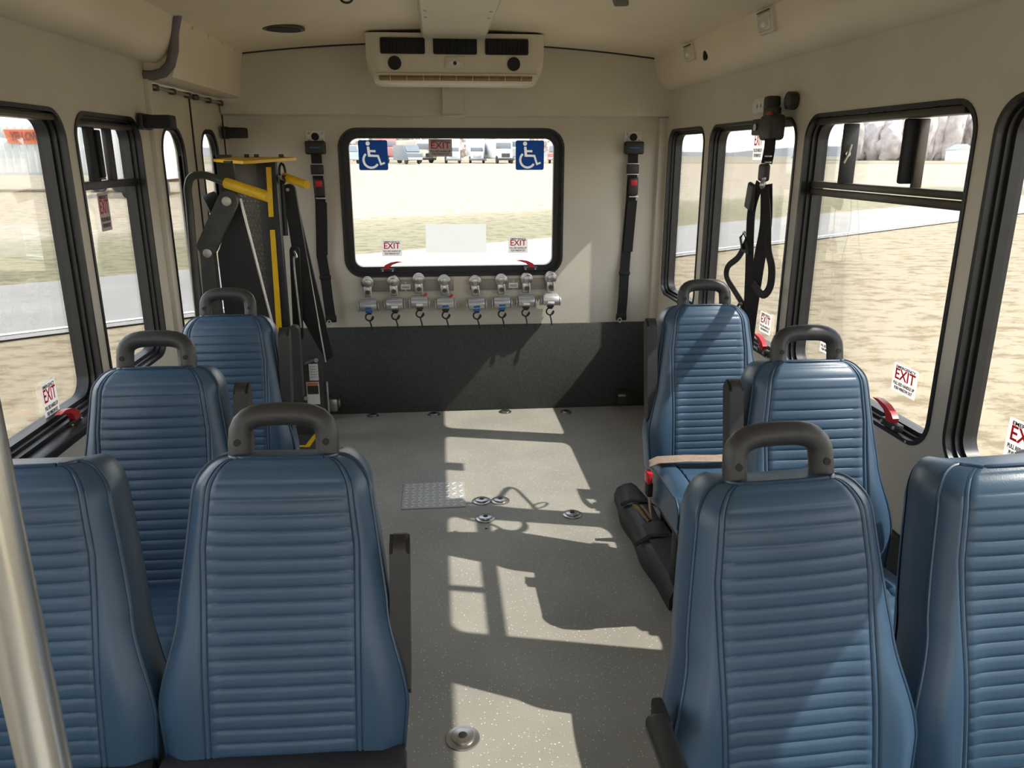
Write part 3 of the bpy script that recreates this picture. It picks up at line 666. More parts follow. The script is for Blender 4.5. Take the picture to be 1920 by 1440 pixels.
MB().box((-0.218, -0.058, 0.385), (0.020, 0.036, 0.050), bev=0.006).build('buckle_body', 'black', bl)
MB().tube([(-0.216, -0.058, 0.36), (-0.200, -0.03, 0.28), (-0.17, 0.0, 0.20)], 0.01, flat=(0.018, 0.0015), nrm=(1, 0, 0)).build('buckle_strap', 'webbeige', bl)
sb = bpy.data.objects['bus_seat.002'] if 'bus_seat.002' in bpy.data.objects else None
frontL = proto_b
MB().box((0.212, -0.10, 0.475), (0.018, 0.035, 0.045), bev=0.006).build('belt_buckle', 'red', frontL)
MB().box((0.212, -0.085, 0.430), (0.020, 0.032, 0.06), bev=0.006).build('buckle_body', 'black', frontL)

seatD.scale.x = 0.95; seatB.rotation_euler.y = 0.020; seatG.rotation_euler.y = -0.036; seatH.rotation_euler.y = -0.036; seatG.scale.x = 0.972; seatH.scale.x = 0.962
# ------------------------------------------------------------------ pole close to the camera
t = thing('stanchion_pole', 'silver metal stanchion pole slanting through the bottom left corner', 'pole', (-0.272, 0.452, 0))
MB().cyl((0, 0, 0.012), (0, 0, 1.955), 0.0155, 32).build('tube', mat('polished_pole', (0.78, 0.76, 0.72), 0.27, metal=0.95, var=0.05), t)
MB().cyl((0, 0, 0), (0, 0, 0.014), 0.042, 28, bev=0.003).build('floor_flange', 'steel', t)
MB().cyl((0, 0, 1.944), (0, 0, 1.963), 0.038, 28, bev=0.003).build('ceiling_flange', 'steel', t)

# ------------------------------------------------------------------ air conditioner
t = thing('air_conditioner', 'cream ceiling air conditioner with three black vents above the rear window', 'air conditioner', (0.103, 3.80, 1.75))
hw, hz = 0.405, 0.205
side = [(0.0, hz + 0.005), (0.0, 0.045), (0.008, 0.022), (0.030, 0.004), (0.07, -0.010), (0.16, -0.012), (0.30, 0.02), (0.425, 0.06), (0.425, hz + 0.005)]
out = []
# body: side profile swept across, with rounded lower corners
mb = MB(); cols = []
nx = 26
for i in range(nx + 1):
    u = -1 + 2 * i / nx; x = hw * u; e_ = max(0, (abs(u) - 0.86) / 0.14); lift = 0.065 * (1 - math.sqrt(max(0, 1 - e_ * e_))); back = 0.02 * e_ ** 3
    cols.append([(x, min(p[0] + back, 0.42), min(p[1] + lift, hz)) for p in side])
V = mb.grid(cols); mb.bm.faces.new(V[0]); mb.bm.faces.new(V[-1][::-1])
acb = mb.build('housing', 'ac', t, ang=28)
FZ = lambda z: z - 1.75
def on_ac(p): return (p[0] - 0.103, p[1] - 3.80, p[2] - 1.75)
for i, (x0, x1) in enumerate(((-0.236, -0.036), (0.001, 0.199), (0.236, 0.434))):
    x0 -= 0.103; x1 -= 0.103
    v = holed('vent', [rrect(x0, x1, 0.116, 0.184, 0.008, 4), rrect(x0 + 0.005, x1 - 0.005, 0.121, 0.179, 0.005, 4)], -0.003, 0.010, 'Y', 'black', t)
    MB().box(((x0 + x1) / 2, -0.0008, 0.150), (x1 - x0 - 0.004, 0.001, 0.062)).build('vent_back', 'black', v, smooth=False)
    mb = MB()
    for kx in range(11): mb.box((x0 + 0.014 + kx * (x1 - x0 - 0.028) / 10, -0.004, 0.150), (0.002, 0.006, 0.056), rot=(0.35, 'Z'))
    mb.build('vent_vane', 'blackplastic', v, smooth=False)
for x in (-0.174, 0.367):
    MB().cyl((x - 0.103, 0.001, 0.078), (x - 0.103, -0.005, 0.078), 0.030, 24).ball((0, 0, 0), 0.0001).build('round_grille', 'black', t)
bd = MB(); bd.box((-0.005, -0.003, 0.080), (0.088, 0.006, 0.052), bev=0.003); bd = bd.build('control_plate', 'ac', t)
MB().prism([(-0.040, 0.079), (-0.012, 0.087), (0.002, 0.087), (0.030, 0.079), (0.002, 0.071), (-0.012, 0.071)], -0.0065, -0.009, 'Y').build('badge', 'white', bd)
MB().cyl((-0.005, -0.006, 0.079), (-0.005, -0.011, 0.079), 0.0085, 16).build('knob', 'blackprint', bd)
mb = MB(); mb.box((0, 0.012, 0.016), (0.70, 0.020, 0.012), rot=(-0.5, 'X')); sl = mb.build('outlet_slot', 'brown', t, smooth=False)
mb = MB()
for k in range(9): mb.box((-0.30 + k * 0.075, 0.006, 0.016), (0.003, 0.016, 0.014), rot=(-0.5, 'X'))
mb.build('outlet_fin', 'ac', sl, smooth=False)
mb = MB().box((0, -0.002, 0.032), (0.74, 0.014, 0.007), bev=0.003); mb.build('outlet_lip', 'ac', t)
t = thing('duct_cover', 'cream duct cover running along the ceiling towards the air conditioner', 'duct cover', (0.095, 2.6, 1.938))
mb = MB(); prof = [(-0.145, 0.0305), (-0.145, 0.002), (-0.135, -0.008), (0.135, -0.008), (0.145, 0.002), (0.145, 0.0305)]
A = [(x, z) for x, z in prof]; mb.prism(A, -1.6, 1.185, 'Y'); mb.build('cover', 'ac', t)
mb = MB()
for y_ in (0.48, 0.62, 1.1):
    for x in (-0.12, 0.12): mb.cyl((x, y_, -0.007), (x, y_, -0.012), 0.005, 10)
mb.build('cover_screw', 'bolt', t)
t = thing('wall_bracket', 'cream box bracket with two screws right below the air conditioner', 'bracket', (0.093, 4.23, 1.63))
MB().box((0, -0.022, 0.072), (0.106, 0.044, 0.165), bev=0.004).box((0.0, -0.024, -0.010), (0.112, 0.050, 0.012), bev=0.004).build('cover', 'wall', t)
for x in (-0.033, 0.033):
    MB().ball((x, -0.045, 0.118), 0.007, (1, 0.5, 1), 12).build('screw', 'bolt', t)

# ceiling fittings
t = thing('ceiling_speaker', 'dark oval speaker grille in the ceiling left of the air conditioner', 'speaker', (-0.625, 3.63, ceil_z(-0.625)))
MB().cyl((0, 0, 0.002), (0, 0, -0.008), 0.088, 32, bev=0.002).build('rim', 'alu_dark', t); MB().cyl((0, 0, -0.004), (0, 0, -0.010), 0.070, 32).build('grille', 'black', t)
t = thing('ceiling_ring', 'small black ring hook at the top edge left of the duct cover', 'hook', (-0.285, 2.90, ceil_z(-0.285)))
MB().cyl((0, 0, 0.002), (0, 0, -0.008), 0.020, 20).build('plate', 'alu_dark', t)
MB().tube([(0.022 * math.cos(a * PI / 8), 0, -0.026 + 0.018 * math.sin(a * PI / 8)) for a in range(16)], 0.004, 8, closed=True).build('ring', 'blackplastic', t)
t = thing('hatch_handle', 'grey bar handle on the ceiling right of the duct cover', 'handle', (0.62, 2.80, ceil_z(0.62)))
MB().box((0.005, 0.0, -0.018), (0.052, 0.26, 0.022), rot=(-0.28, 'Z'), bev=0.006).build('bar', 'liftgrey', t)
MB().box((0.0, 0.05, -0.004), (0.03, 0.03, 0.016), bev=0.003).build('mount', 'steel', t)
def cove_lamp(y, label, s=1.0):
    t = thing('cove_lamp', label, 'lamp', (1.145, y, 1.868)); t.rotation_euler = (0, math.radians(-12), 0)
    MB().box((0, 0, 0), (0.022, 0.120 * s, 0.076 * s), bev=0.005).build('housing', 'ac', t)
    l_ = MB().box((-0.012, 0, 0), (0.012, 0.096 * s, 0.056 * s), bev=0.006, seg=3).build('lens', 'lens', t)
    MB().ball((-0.016, 0, -0.008), 0.018 * s, (0.35, 1.2, 0.6), 14).build('bulb', 'white', t)
    MB().box((-0.012, 0, 0.034 * s), (0.008, 0.104 * s, 0.005), bev=0.002).build('clip', 'alu_dark', t)
cove_lamp(2.80, 'clear dome lamp on the right cove near the top edge')
cove_lamp(3.64, 'small cream lamp on the right cove near the rear wall', 0.9)
t = thing('cove_plug', 'black oval plug hole beside the small cream lamp on the cove', 'plug', (1.155, 3.47, 1.840))
MB().ball((0, 0, 0), 0.022, (0.25, 0.9, 1.0), 18).build('plug', 'black', t); MB().cyl((-0.001, 0, 0), (0.006, 0, 0), 0.024, 20).build('rim', 'rubber', t)

# ------------------------------------------------------------------ rear wall: retractor rails and retractors
for x0, x1, lx, nm in ((-0.42, 0.08, -0.185, 'left'), (0.17, 0.64, 0.413, 'right')):
    t = thing('retractor_rail', 'flat grey steel rail carrying the %s four tie-down retractors' % nm, 'rail', ((x0 + x1) / 2, YB - 0.004, 0.735))
    hwid = (x1 - x0) / 2
    MB().box((0, -0.002, 0), (2 * hwid, 0.006, 0.062), bev=0.002).build('bar', mat('rail_grey_' + nm, (0.30, 0.27, 0.25), 0.5, metal=0.2, var=0.1), t)
    MB().box((lx - (x0 + x1) / 2, -0.006, -0.006), (0.052, 0.002, 0.028)).build('label_plate', 'white', t, smooth=False)
    MB().box((lx - (x0 + x1) / 2, -0.0075, -0.004), (0.040, 0.001, 0.003)).box((lx - (x0 + x1) / 2, -0.0075, -0.011), (0.040, 0.001, 0.003)).build('label_print', 'blackprint', t, smooth=False)
    for dx in (-0.02, 0.02): MB().cyl((lx - (x0 + x1) / 2, -0.004, 0.018 if dx > 0 else -0.026), (lx - (x0 + x1) / 2, -0.008, 0.018 if dx > 0 else -0.026), 0.004, 10).build('rivet', 'bolt', t)
def make_retractor(red, blue, tilt):
    t = empty('tie_down_retractor')
    kb = MB().cyl((0, 0.0, 0.120), (0, -0.020, 0.120), 0.036, 28, bev=0.005).build('anchor_cup', 'steel', t)
    MB().cyl((0.004, -0.018, 0.120), (0.004, -0.034, 0.120), 0.024, 24, bev=0.006).build('anchor_stud', 'steel', kb)
    MB().box((0, -0.024, 0.072), (0.046, 0.016, 0.062), bev=0.008, seg=3).build('yoke', 'steel', t)
    yk = MB().cyl((0, -0.030, 0.070), (0, -0.036, 0.070), 0.012, 18).build('yoke_bolt', 'alu_dark', t)
    MB().tube([(0.014, -0.034, 0.100), (0.019, -0.036, 0.070), (0.018, -0.034, 0.045)], 0.0045, 8).build('release_wire', 'alu', t)
    hs = MB().cyl((-0.046, -0.048, 0.0), (0.046, -0.048, 0.0), 0.030, 28, bev=0.006).box((0, -0.030, 0.012), (0.088, 0.036, 0.044), bev=0.008).build('drum_housing', 'silver', t)
    for sx in (-1, 1):
        MB().cyl((sx * 0.049, -0.042, -0.006), (sx * 0.057, -0.042, -0.006), 0.027, 22, bev=0.003).build('side_knob', 'silver', t)
    MB().box((0, -0.077, -0.010), (0.036, 0.003, 0.012), bev=0.001).build('maker_label', 'blueprint' if blue else 'white', hs)
    MB().box((0, -0.050, -0.034), (0.038, 0.022, 0.014), bev=0.004).build('strap_exit', 'blueprint' if blue and not red else 'blackplastic', t)
    if red: MB().box((0.034, -0.040, 0.040), (0.024, 0.014, 0.012), rot=(-0.5, 'Y'), bev=0.004).build('release_tab', 'red', t)
    pts = []
    for k in range(15):
        a = math.radians(125 - 320 * k / 14); pts.append((0.021 * math.cos(a) * -1, -0.052, -0.064 + 0.020 * math.sin(a)))
    pts += [(0.001, -0.054, -0.090), (0.006, -0.058, -0.105), (0.009, -0.060, -0.122), (0.012, -0.060, -0.140)]
    MB().tube(pts, 0.0042, 8).build('hook', 'black', t)
    MB().box((0, -0.050, -0.044), (0.026, 0.006, 0.012), bev=0.002).build('webbing_stub', 'web', t)
    return t
RT = [(-0.389, 0, 1, 0.636), (-0.247, 0, 0, 0.640), (-0.111, 1, 0, 0.650), (0.031, 1, 1, 0.640), (0.203, 0, 1, 0.634), (0.345, 0, 1, 0.640), (0.481, 0, 0, 0.645), (0.618, 0, 0, 0.650)]
names = ['leftmost silver tie-down retractor below the rear window', 'second silver tie-down retractor from the left, without a red tab', 'third tie-down retractor from the left, red tab and white label', 'fourth tie-down retractor from the left, red tab and blue label',
         'fifth tie-down retractor from the left, first on the right rail', 'sixth silver tie-down retractor from the left, right of the fifth one', 'seventh tie-down retractor from the left, next to the sunlit last one', 'rightmost silver tie-down retractor, standing in sunlight']
for (x, rd, bl_, z), nm in zip(RT, names):
    o = make_retractor(rd, bl_, 0); o.location = (x, YB - 0.006, z); o.rotation_euler = (0, random.uniform(-0.05, 0.05), 0)
    tag(o, nm, 'retractor', 'tie-down retractors below the rear window')

# occupant belts on the rear wall
def wall_belt(x, label, path, z_rel):
    t = thing('occupant_belt', label, 'seat belt', (x, YB - 0.002, 0.53), group='occupant belts hanging on the rear wall')
    H = 0.99
    pl = holed('mounting_plate', [rrect(-0.046, 0.046, H - 0.034, H + 0.030, 0.008, 4)] + [circ(a, H + b, 0.007, 10) for a in (-0.034, 0.034) for b in (-0.018, 0.018)], -0.002, 0.004, 'Y', 'zinc', t)
    MB().cyl((0, -0.004, H), (0, -0.024, H), 0.019, 20, bev=0.003).build('swivel', 'black', pl)
    rt = MB().box((0, -0.030, H - 0.055), (0.104, 0.046, 0.066), bev=0.010, seg=3).build('retractor_case', 'blackplastic', t)
    MB().box((0.0, -0.0538, H - 0.055), (0.050, 0.001, 0.006)).build('case_label', 'blueprint', rt, smooth=False)
    zt = H - 0.085
    P = [(px, -0.020 - 0.012 * math.sin(k * 1.3), pz) for k, (px, pz) in enumerate(path)]
    wb_ = MB().tube(P, 0.01, flat=(0.027, 0.0022), nrm=(0, -1, 0)).build('webbing', 'web', t)
    MB().tube([(p[0] + 0.008, p[1] - 0.008, p[2]) for p in P[2:5]], 0.01, flat=(0.026, 0.002), nrm=(0, -1, 0)).build('webbing_fold', 'web', wb_)
    ax = P[1][0]
    ad = MB().box((ax, -0.034, H - 0.165), (0.066, 0.020, 0.052), bev=0.006).build('adjuster', 'blackplastic', t)
    MB().box((ax, -0.044, H - 0.137), (0.066, 0.004, 0.005), bev=0.001).box((ax, -0.044, H - 0.192), (0.066, 0.004, 0.005), bev=0.001).build('adjuster_bar', 'alu', ad)
    bk = MB().box((ax + 0.006, -0.036, H - 0.255), (0.052, 0.026, 0.095), bev=0.008).build('buckle', 'blackplastic', t)
    MB().box((ax + 0.006, -0.051, H - 0.236), (0.034, 0.005, 0.032), bev=0.003).build('buckle_button', 'red', bk)
    MB().box((ax + 0.010, -0.040, H - 0.310), (0.052, 0.008, 0.008), bev=0.002).build('latch_plate', 'alu', t)
    q = P[-3]; MB().box((q[0], q[1] - 0.003, q[2]), (0.062, 0.014, 0.022), bev=0.004).build('slide_keeper', 'black', t)
    q = P[-1]; e2 = MB().box((q[0], q[1], q[2] + 0.010), (0.060, 0.014, 0.040), bev=0.005).build('end_fitting', 'black', t)
    MB().tube([(q[0] - 0.010 + 0.010 * math.cos(a) , q[1] - 0.008, q[2] - 0.008 + 0.012 * math.sin(a)) for a in [i * PI / 6 for i in range(7, 19)]], 0.0035, 8).build('end_hook', 'alu', e2)
wall_belt(-0.620, 'black occupant belt with dark red buckle on the rear wall beside the lift',
          [(0, 0.93), (0.002, 0.82), (0.006, 0.66), (-0.002, 0.52), (-0.010, 0.38), (0.004, 0.26), (0.012, 0.14), (0.020, 0.02)], 0)
wall_belt(1.062, 'black occupant belt with bright red buckle in the right rear corner',
          [(0, 0.93), (-0.002, 0.82), (-0.004, 0.66), (-0.008, 0.52), (-0.014, 0.38), (-0.022, 0.26), (-0.026, 0.14), (-0.030, 0.0)], 0)
# corner brackets on the kick panel
t = thing('folded_bracket', 'zinc metal bracket bolted low on the rear wall beside the lift', 'bracket', (-0.625, 4.235, 0.085))
MB().box((0, 0, 0), (0.085, 0.10, 0.075), bev=0.010).build('block', 'steel', t); MB().cyl((0.044, 0, 0), (0.050, 0, 0), 0.022, 18).build('end_cap', 'alu', t); MB().cyl((-0.01, 0, 0.036), (-0.01, 0, 0.041), 0.013, 14).build('bolt', 'alu_dark', t)
t = thing('corner_bracket', 'small metal bracket at the foot of the right rear corner', 'bracket', (1.055, 4.235, 0.075))
MB().box((0, 0, 0.028), (0.085, 0.09, 0.008), bev=0.002).box((0, -0.042, 0.0), (0.085, 0.006, 0.06), bev=0.002).build('angle', 'alu_dark', t)
MB().box((-0.020, -0.046, 0.020), (0.045, 0.006, 0.012), bev=0.002).build('edge_strip', 'alu', t)

# ------------------------------------------------------------------ hanging harness at the right window
t = thing('hanging_harness', 'black occupant harness hanging from a track in front of the right window', 'harness', (1.18, 2.70, 1.60))
def rel(p): return (p[0] - 1.18, p[1] - 2.70, p[2] - 1.60)
tr = holed('anchor_track', [rrect(0.0, 0.385, -0.018, 0.034, 0.024, 6)] + [circ(0.065 + k * 0.034, 0.008, 0.008, 10) for k in range(9)], 0.054, 0.008, 'X', 'zinc', t)
MB().cyl((0.058, 0.022, 0.008), (0.026, 0.022, 0.008), 0.030, 22, bev=0.004).build('track_end', 'blackplastic', tr)
MB().box(rel((1.208, 2.850, 1.606)), (0.050, 0.048, 0.052), bev=0.010).box(rel((1.190, 2.80, 1.575)), (0.030, 0.10, 0.030), bev=0.008).build('track_slider', 'blackplastic', t)
MB().box(rel((1.176, 2.775, 1.566)), (0.022, 0.034, 0.016), bev=0.004).build('release_tab', 'red', t)
rt = MB().box(rel((1.165, 2.730, 1.520)), (0.055, 0.105, 0.085), bev=0.014, seg=3).box(rel((1.172, 2.835, 1.525)), (0.036, 0.110, 0.056), bev=0.006).build('retractor_case', 'blackplastic', t)
MB().cyl(rel((1.152, 2.845, 1.525)), (rel((1.148, 2.845, 1.525))), 0.012, 16).build('case_bolt', 'alu', rt)
W = (0.016, 0.0014)
def strap(name, pts, w=0.022, nrm=(-0.85, -0.5, 0), parent=t, m='web'):
    # smooth the path first
    P = [Vector(rel(p)) for p in pts]; Q = []
    for i in range(len(P) - 1):
        p0 = P[max(i - 1, 0)]; p1 = P[i]; p2 = P[i + 1]; p3 = P[min(i + 2, len(P) - 1)]
        for k in range(5):
            u = k / 5; Q.append(0.5 * ((2 * p1) + (p2 - p0) * u + (2 * p0 - 5 * p1 + 4 * p2 - p3) * u * u + (3 * p1 - p0 - 3 * p2 + p3) * u ** 3))
    Q.append(P[-1]); return MB().tube(Q, 0.01, flat=(w, 0.0014), nrm=nrm).build(name, m, parent)
strap('upper_strap', [(1.150, 2.70, 1.485), (1.145, 2.690, 1.44), (1.14, 2.690, 1.40)])
MB().box(rel((1.14, 2.690, 1.425)), (0.010, 0.060, 0.006), bev=0.002).box(rel((1.14, 2.690, 1.405)), (0.010, 0.060, 0.006), bev=0.002).build('strap_buckle', 'alu', t)
MB().box(rel((1.14, 2.705, 1.370)), (0.020, 0.068, 0.060), bev=0.010, seg=3).build('belt_latch', 'blackplastic', t)
MB().ball(rel((1.130, 2.680, 1.330)), 0.015, (0.8, 0.8, 1.1), 14).ball(rel((1.130, 2.676, 1.350)), 0.009, (0.9, 0.9, 1), 12).build('stud', 'steel', t)
strap('main_strap', [(1.14, 2.675, 1.33), (1.14, 2.650, 1.20), (1.14, 2.675, 1.08), (1.14, 2.695, 0.95), (1.14, 2.71, 0.80), (1.145, 2.72, 0.62)], 0.024)
strap('side_strap', [(1.135, 2.720, 1.335), (1.135, 2.770, 1.25), (1.135, 2.770, 1.16), (1.135, 2.750, 1.04), (1.135, 2.735, 0.92), (1.135, 2.72, 0.78)], 0.017)
strap('front_loop', [(1.13, 2.655, 1.32), (1.13, 2.615, 1.21), (1.13, 2.590, 1.12), (1.13, 2.545, 1.06), (1.13, 2.545, 0.995), (1.13, 2.600, 0.958), (1.13, 2.690, 0.985)], 0.014)
strap('rear_loop', [(1.132, 2.770, 1.14), (1.132, 2.850, 1.06), (1.132, 2.950, 1.01), (1.132, 2.955, 0.965), (1.132, 2.86, 0.925), (1.132, 2.760, 0.885), (1.132, 2.745, 0.85)], 0.012)
MB().box(rel((1.128, 2.775, 1.285)), (0.018, 0.062, 0.095), rot=(0.22, 'X'), bev=0.010, seg=3).build('push_buckle', 'blackplastic', t)
MB().tube([rel(p) for p in ((1.125, 2.80, 1.155), (1.125, 2.83, 1.135), (1.125, 2.80, 1.090), (1.125, 2.755, 1.085), (1.125, 2.77, 1.12))], 0.006, 8, closed=True).build('tri_glide', 'blackplastic', t)
MB().tube([rel((1.125, 2.80 + 0.045 * math.cos(a) * 0.5 - 0.025 * math.sin(a), 0.855 + 0.040 * math.sin(a))) for a in [i * PI / 8 for i in range(16)]], 0.005, 8, closed=True).build('end_ring', 'handle', t)

# ------------------------------------------------------------------ wheelchair lift (left rear)
t = thing('wheelchair_lift', 'grey and yellow wheelchair lift folded upright inside the left rear doors', 'wheelchair lift', (-0.85, 3.80, 0))
def R_(p): return (p[0] + 0.85, p[1] - 3.80, p[2])
def plate(name, poly, y, th, m, parent=None):
    return MB().prism([(p[0] + 0.85, p[1]) for p in poly], y - 3.80 - th / 2, y - 3.80 + th / 2, 'Y').build(name, m, parent or t, smooth=False)
def rounded_bar(name, a, b, y, w, th, m, parent=None, bev=0.004):
    a = Vector((a[0], a[1])); b = Vector((b[0], b[1])); d = (b - a).normalized(); n = Vector((-d.y, d.x)) * w; pts = []
    for k in range(9):
        an = PI * k / 8; pts.append(a + n * math.cos(an) - d * w * math.sin(an))
    for k in range(9):
        an = PI * k / 8; pts.append(b - n * math.cos(an) + d * w * math.sin(an))
    mb = MB().prism([(p.x + 0.85, p.y) for p in pts], y - 3.80 - th / 2, y - 3.80 + th / 2, 'Y'); return mb.build(name, m, parent or t)
# near handrail with yellow grip
def smooth_path(P, n=6):
    P = [Vector(p) for p in P]; Q = []
    for i in range(len(P) - 1):
        p0 = P[max(i - 1, 0)]; p1 = P[i]; p2 = P[i + 1]; p3 = P[min(i + 2, len(P) - 1)]
        for k in range(n):
            u = k / n; Q.append(0.5 * ((2 * p1) + (p2 - p0) * u + (2 * p0 - 5 * p1 + 4 * p2 - p3) * u * u + (3 * p1 - p0 - 3 * p2 + p3) * u ** 3))
    return Q + [P[-1]]
hr = MB().tube(smooth_path([R_(p) for p in ((-1.015, 3.32, 0.45), (-1.010, 3.32, 0.90), (-1.000, 3.32, 1.22), (-0.995, 3.31, 1.30), (-0.972, 3.30, 1.345), (-0.925, 3.29, 1.352), (-0.875, 3.27, 1.340), (-0.815, 3.25, 1.318))]), 0.0155, 14).build('handrail', 'liftgrey', t)
MB().tube([R_((-0.830, 3.255, 1.323)), R_((-0.655, 3.18, 1.272))], 0.021, 18).build('grip', 'yellow', hr)
hr = MB().tube(smooth_path([R_(p) for p in ((-0.745, 3.93, 1.05), (-0.742, 3.93, 1.28), (-0.735, 3.90, 1.325), (-0.700, 3.82, 1.325))]), 0.014, 12).build('handrail', 'liftblack', t)
MB().tube([R_((-0.715, 3.86, 1.330)), R_((-0.590, 3.72, 1.298))], 0.019, 18).build('grip', 'yellow', hr)
# near arm: vertical post, slanted link, bolts, roller
plate('arm_post', [(-1.030, 0.20), (-0.940, 0.20), (-0.948, 1.085), (-1.000, 1.085)], 3.42, 0.05, 'liftgrey')
lk = rounded_bar('arm_link', (-0.968, 1.06), (-0.866, 1.245), 3.40, 0.040, 0.03, 'liftgrey')
MB().cyl(R_((-0.866, 3.385, 1.245)), R_((-0.866, 3.372, 1.245)), 0.020, 20, bev=0.003).build('bolt', 'bolt', lk)
MB().cyl(R_((-0.968, 3.395, 1.032)), R_((-0.968, 3.380, 1.032)), 0.019, 20, bev=0.003).build('bolt', 'bolt', lk)
MB().cyl(R_((-0.965, 3.43, 1.225)), R_((-0.915, 3.45, 1.245)), 0.042, 22, bev=0.006).build('roller', 'black', t)
# side plates with bright leading edges
plate('side_plate', [(-0.845, 1.245), (-0.835, 1.250), (-0.700, 0.40), (-0.95, 0.40), (-0.955, 1.02)], 3.50, 0.02, 'liftblack')
MB().tube([R_((-0.836, 3.485, 1.250)), R_((-0.700, 3.485, 0.40))], 0.006, 6).build('plate_edge', 'alu', t)
# perforated platform standing on edge
pf = MB().box(R_((-0.870, 3.86, 0.92)), (0.13, 0.03, 1.00), bev=0.004).build('platform', mat('platform_grey', (0.20, 0.19, 0.17), 0.5, metal=0.3, var=0.2), t)
mb = MB()
for i in range(7):
    for j in range(34):
        x = -0.925 + i * 0.018 + (0.010 if j % 2 else 0); z = 0.50 + j * 0.0225
        mb.box(R_((x, 3.842, z)), (0.011, 0.003, 0.004), rot=(0.6 if j % 2 else -0.6, 'Y'))
mb.build('tread_pattern', 'steel', pf, smooth=False)
plate('platform_wing', [(-1.02, 1.43), (-0.955, 1.43), (-0.930, 1.15), (-0.930, 0.50), (-1.02, 0.50)], 3.885, 0.025, 'liftgrey')
# mast with yellow strips
ms = MB().box(R_((-0.782, 3.82, 0.86)), (0.088, 0.05, 1.09), bev=0.006).build('mast', 'liftblack', t)
MB().prism([(-0.780 + 0.85, 1.375), (-0.757 + 0.85, 1.375), (-0.765 + 0.85, 1.150), (-0.787 + 0.85, 1.150)][::-1], 3.787 - 3.80, 3.793 - 3.80, 'Y').build('yellow_strip', 'yellow', ms, smooth=False)
MB().prism([(-0.787 + 0.85, 1.090), (-0.764 + 0.85, 1.090), (-0.775 + 0.85, 0.35), (-0.803 + 0.85, 0.35)], 3.787 - 3.80, 3.793 - 3.80, 'Y').build('yellow_strip', 'yellow', ms, smooth=False)
# far arms
fa = rounded_bar('arm_link', (-0.712, 1.265), (-0.650, 0.62), 3.95, 0.030, 0.03, 'liftblack')
MB().cyl(R_((-0.716, 3.934, 1.268)), R_((-0.716, 3.925, 1.268)), 0.008, 14).build('bolt', 'bolt', fa)
plate('side_plate', [(-0.745, 1.24), (-0.690, 1.25), (-0.560, 0.42), (-0.60, 0.40), (-0.70, 0.62)], 3.98, 0.02, 'liftblack')
MB().tube([R_((-0.688, 3.965, 1.250)), R_((-0.596, 3.945, 0.40))], 0.0045, 6).build('plate_edge', 'alu', t)
rounded_bar('arm_link', (-0.715, 0.55), (-0.700, 0.98), 3.90, 0.024, 0.02, 'liftblack')
MB().tube(smooth_path([R_(p) for p in ((-0.700, 3.88, 0.98), (-0.690, 3.875, 0.95), (-0.705, 3.875, 0.92), (-0.695, 3.875, 0.60))]), 0.006, 8).build('cable', 'steel', t)
MB().tube([R_((-0.729 + 0.014 * math.cos(a), 3.90, 1.345 + 0.045 * math.sin(a))) for a in [i * PI / 8 for i in range(16)]], 0.006, 8, closed=True).build('latch_loop', 'liftblack', t)
rounded_bar('damper', (-0.705, 0.30), (-0.700, 0.62), 3.72, 0.026, 0.05, 'liftgrey')
# top plate (bridge flap) nearly edge-on
tp = MB().prism([(-0.975 + 0.85, -0.15), (-0.80 + 0.85, -0.36), (-0.76 + 0.85, -0.30), (-0.645 + 0.85, 0.02), (-0.70 + 0.85, 0.10), (-0.93 + 0.85, 0.12)], 1.405, 1.417, 'Z')
bmesh.ops.rotate(tp.bm, cent=(0, 0, 1.41), matrix=Matrix.Rotation(math.radians(2.0), 3, 'X'), verts=tp.bm.verts[:])
tp = tp.build('bridge_flap', 'yellow', t, smooth=False)
MB().box(R_((-0.885, 3.535, 1.400)), (0.07, 0.006, 0.010), rot=(-0.87, 'Z')).build('flap_slot', 'black', tp, smooth=False)
for x, y in ((-0.87, 3.82), (-0.83, 3.84), (-0.715, 3.83)): MB().cyl(R_((x, y, 1.41)), R_((x, y, 1.432)), 0.012, 12).build('stop_knob', 'blackplastic', tp)
# base tower with labels, base plate with yellow outlines
tw = plate('base_tower', [(-0.76, 0.02), (-0.615, 0.02), (-0.612, 0.375), (-0.64, 0.42), (-0.70, 0.40), (-0.76, 0.18)], 3.93, 0.07, 'liftgrey')
lb = MB().box(R_((-0.652, 3.892, 0.362)), (0.046, 0.002, 0.088)).build('paper_label', 'white', tw, smooth=False)
mb = MB()
for k in range(5): mb.box(R_((-0.652, 3.8905, 0.392 - k * 0.014)), (0.034, 0.001, 0.003))
mb.build('label_print', 'greyprint', lb, smooth=False)
lb = MB().box(R_((-0.662, 3.892, 0.250)), (0.064, 0.002, 0.120)).build('warning_label', 'white', tw, smooth=False)
MB().box(R_((-0.662, 3.8905, 0.300)), (0.056, 0.001, 0.014)).build('warning_band', 'orangeprint', lb, smooth=False)
MB().box(R_((-0.662, 3.8905, 0.268)), (0.056, 0.001, 0.046)).build('warning_picture', 'alu_dark', lb, smooth=False)
for x, z in ((-0.634, 0.425), (-0.700, 0.225)): MB().cyl(R_((x, 3.893, z)), R_((x, 3.882, z)), 0.010, 14).build('bolt', 'bolt', tw)
MB().cyl(R_((-0.598, 3.93, 0.30)), R_((-0.598, 3.93, 0.02)), 0.008, 10).build('hydraulic_line', 'steel', tw)
bp_ = MB().box(R_((-0.80, 3.86, 0.014)), (0.34, 0.72, 0.024), bev=0.004).build('base_plate', 'liftgrey', t)
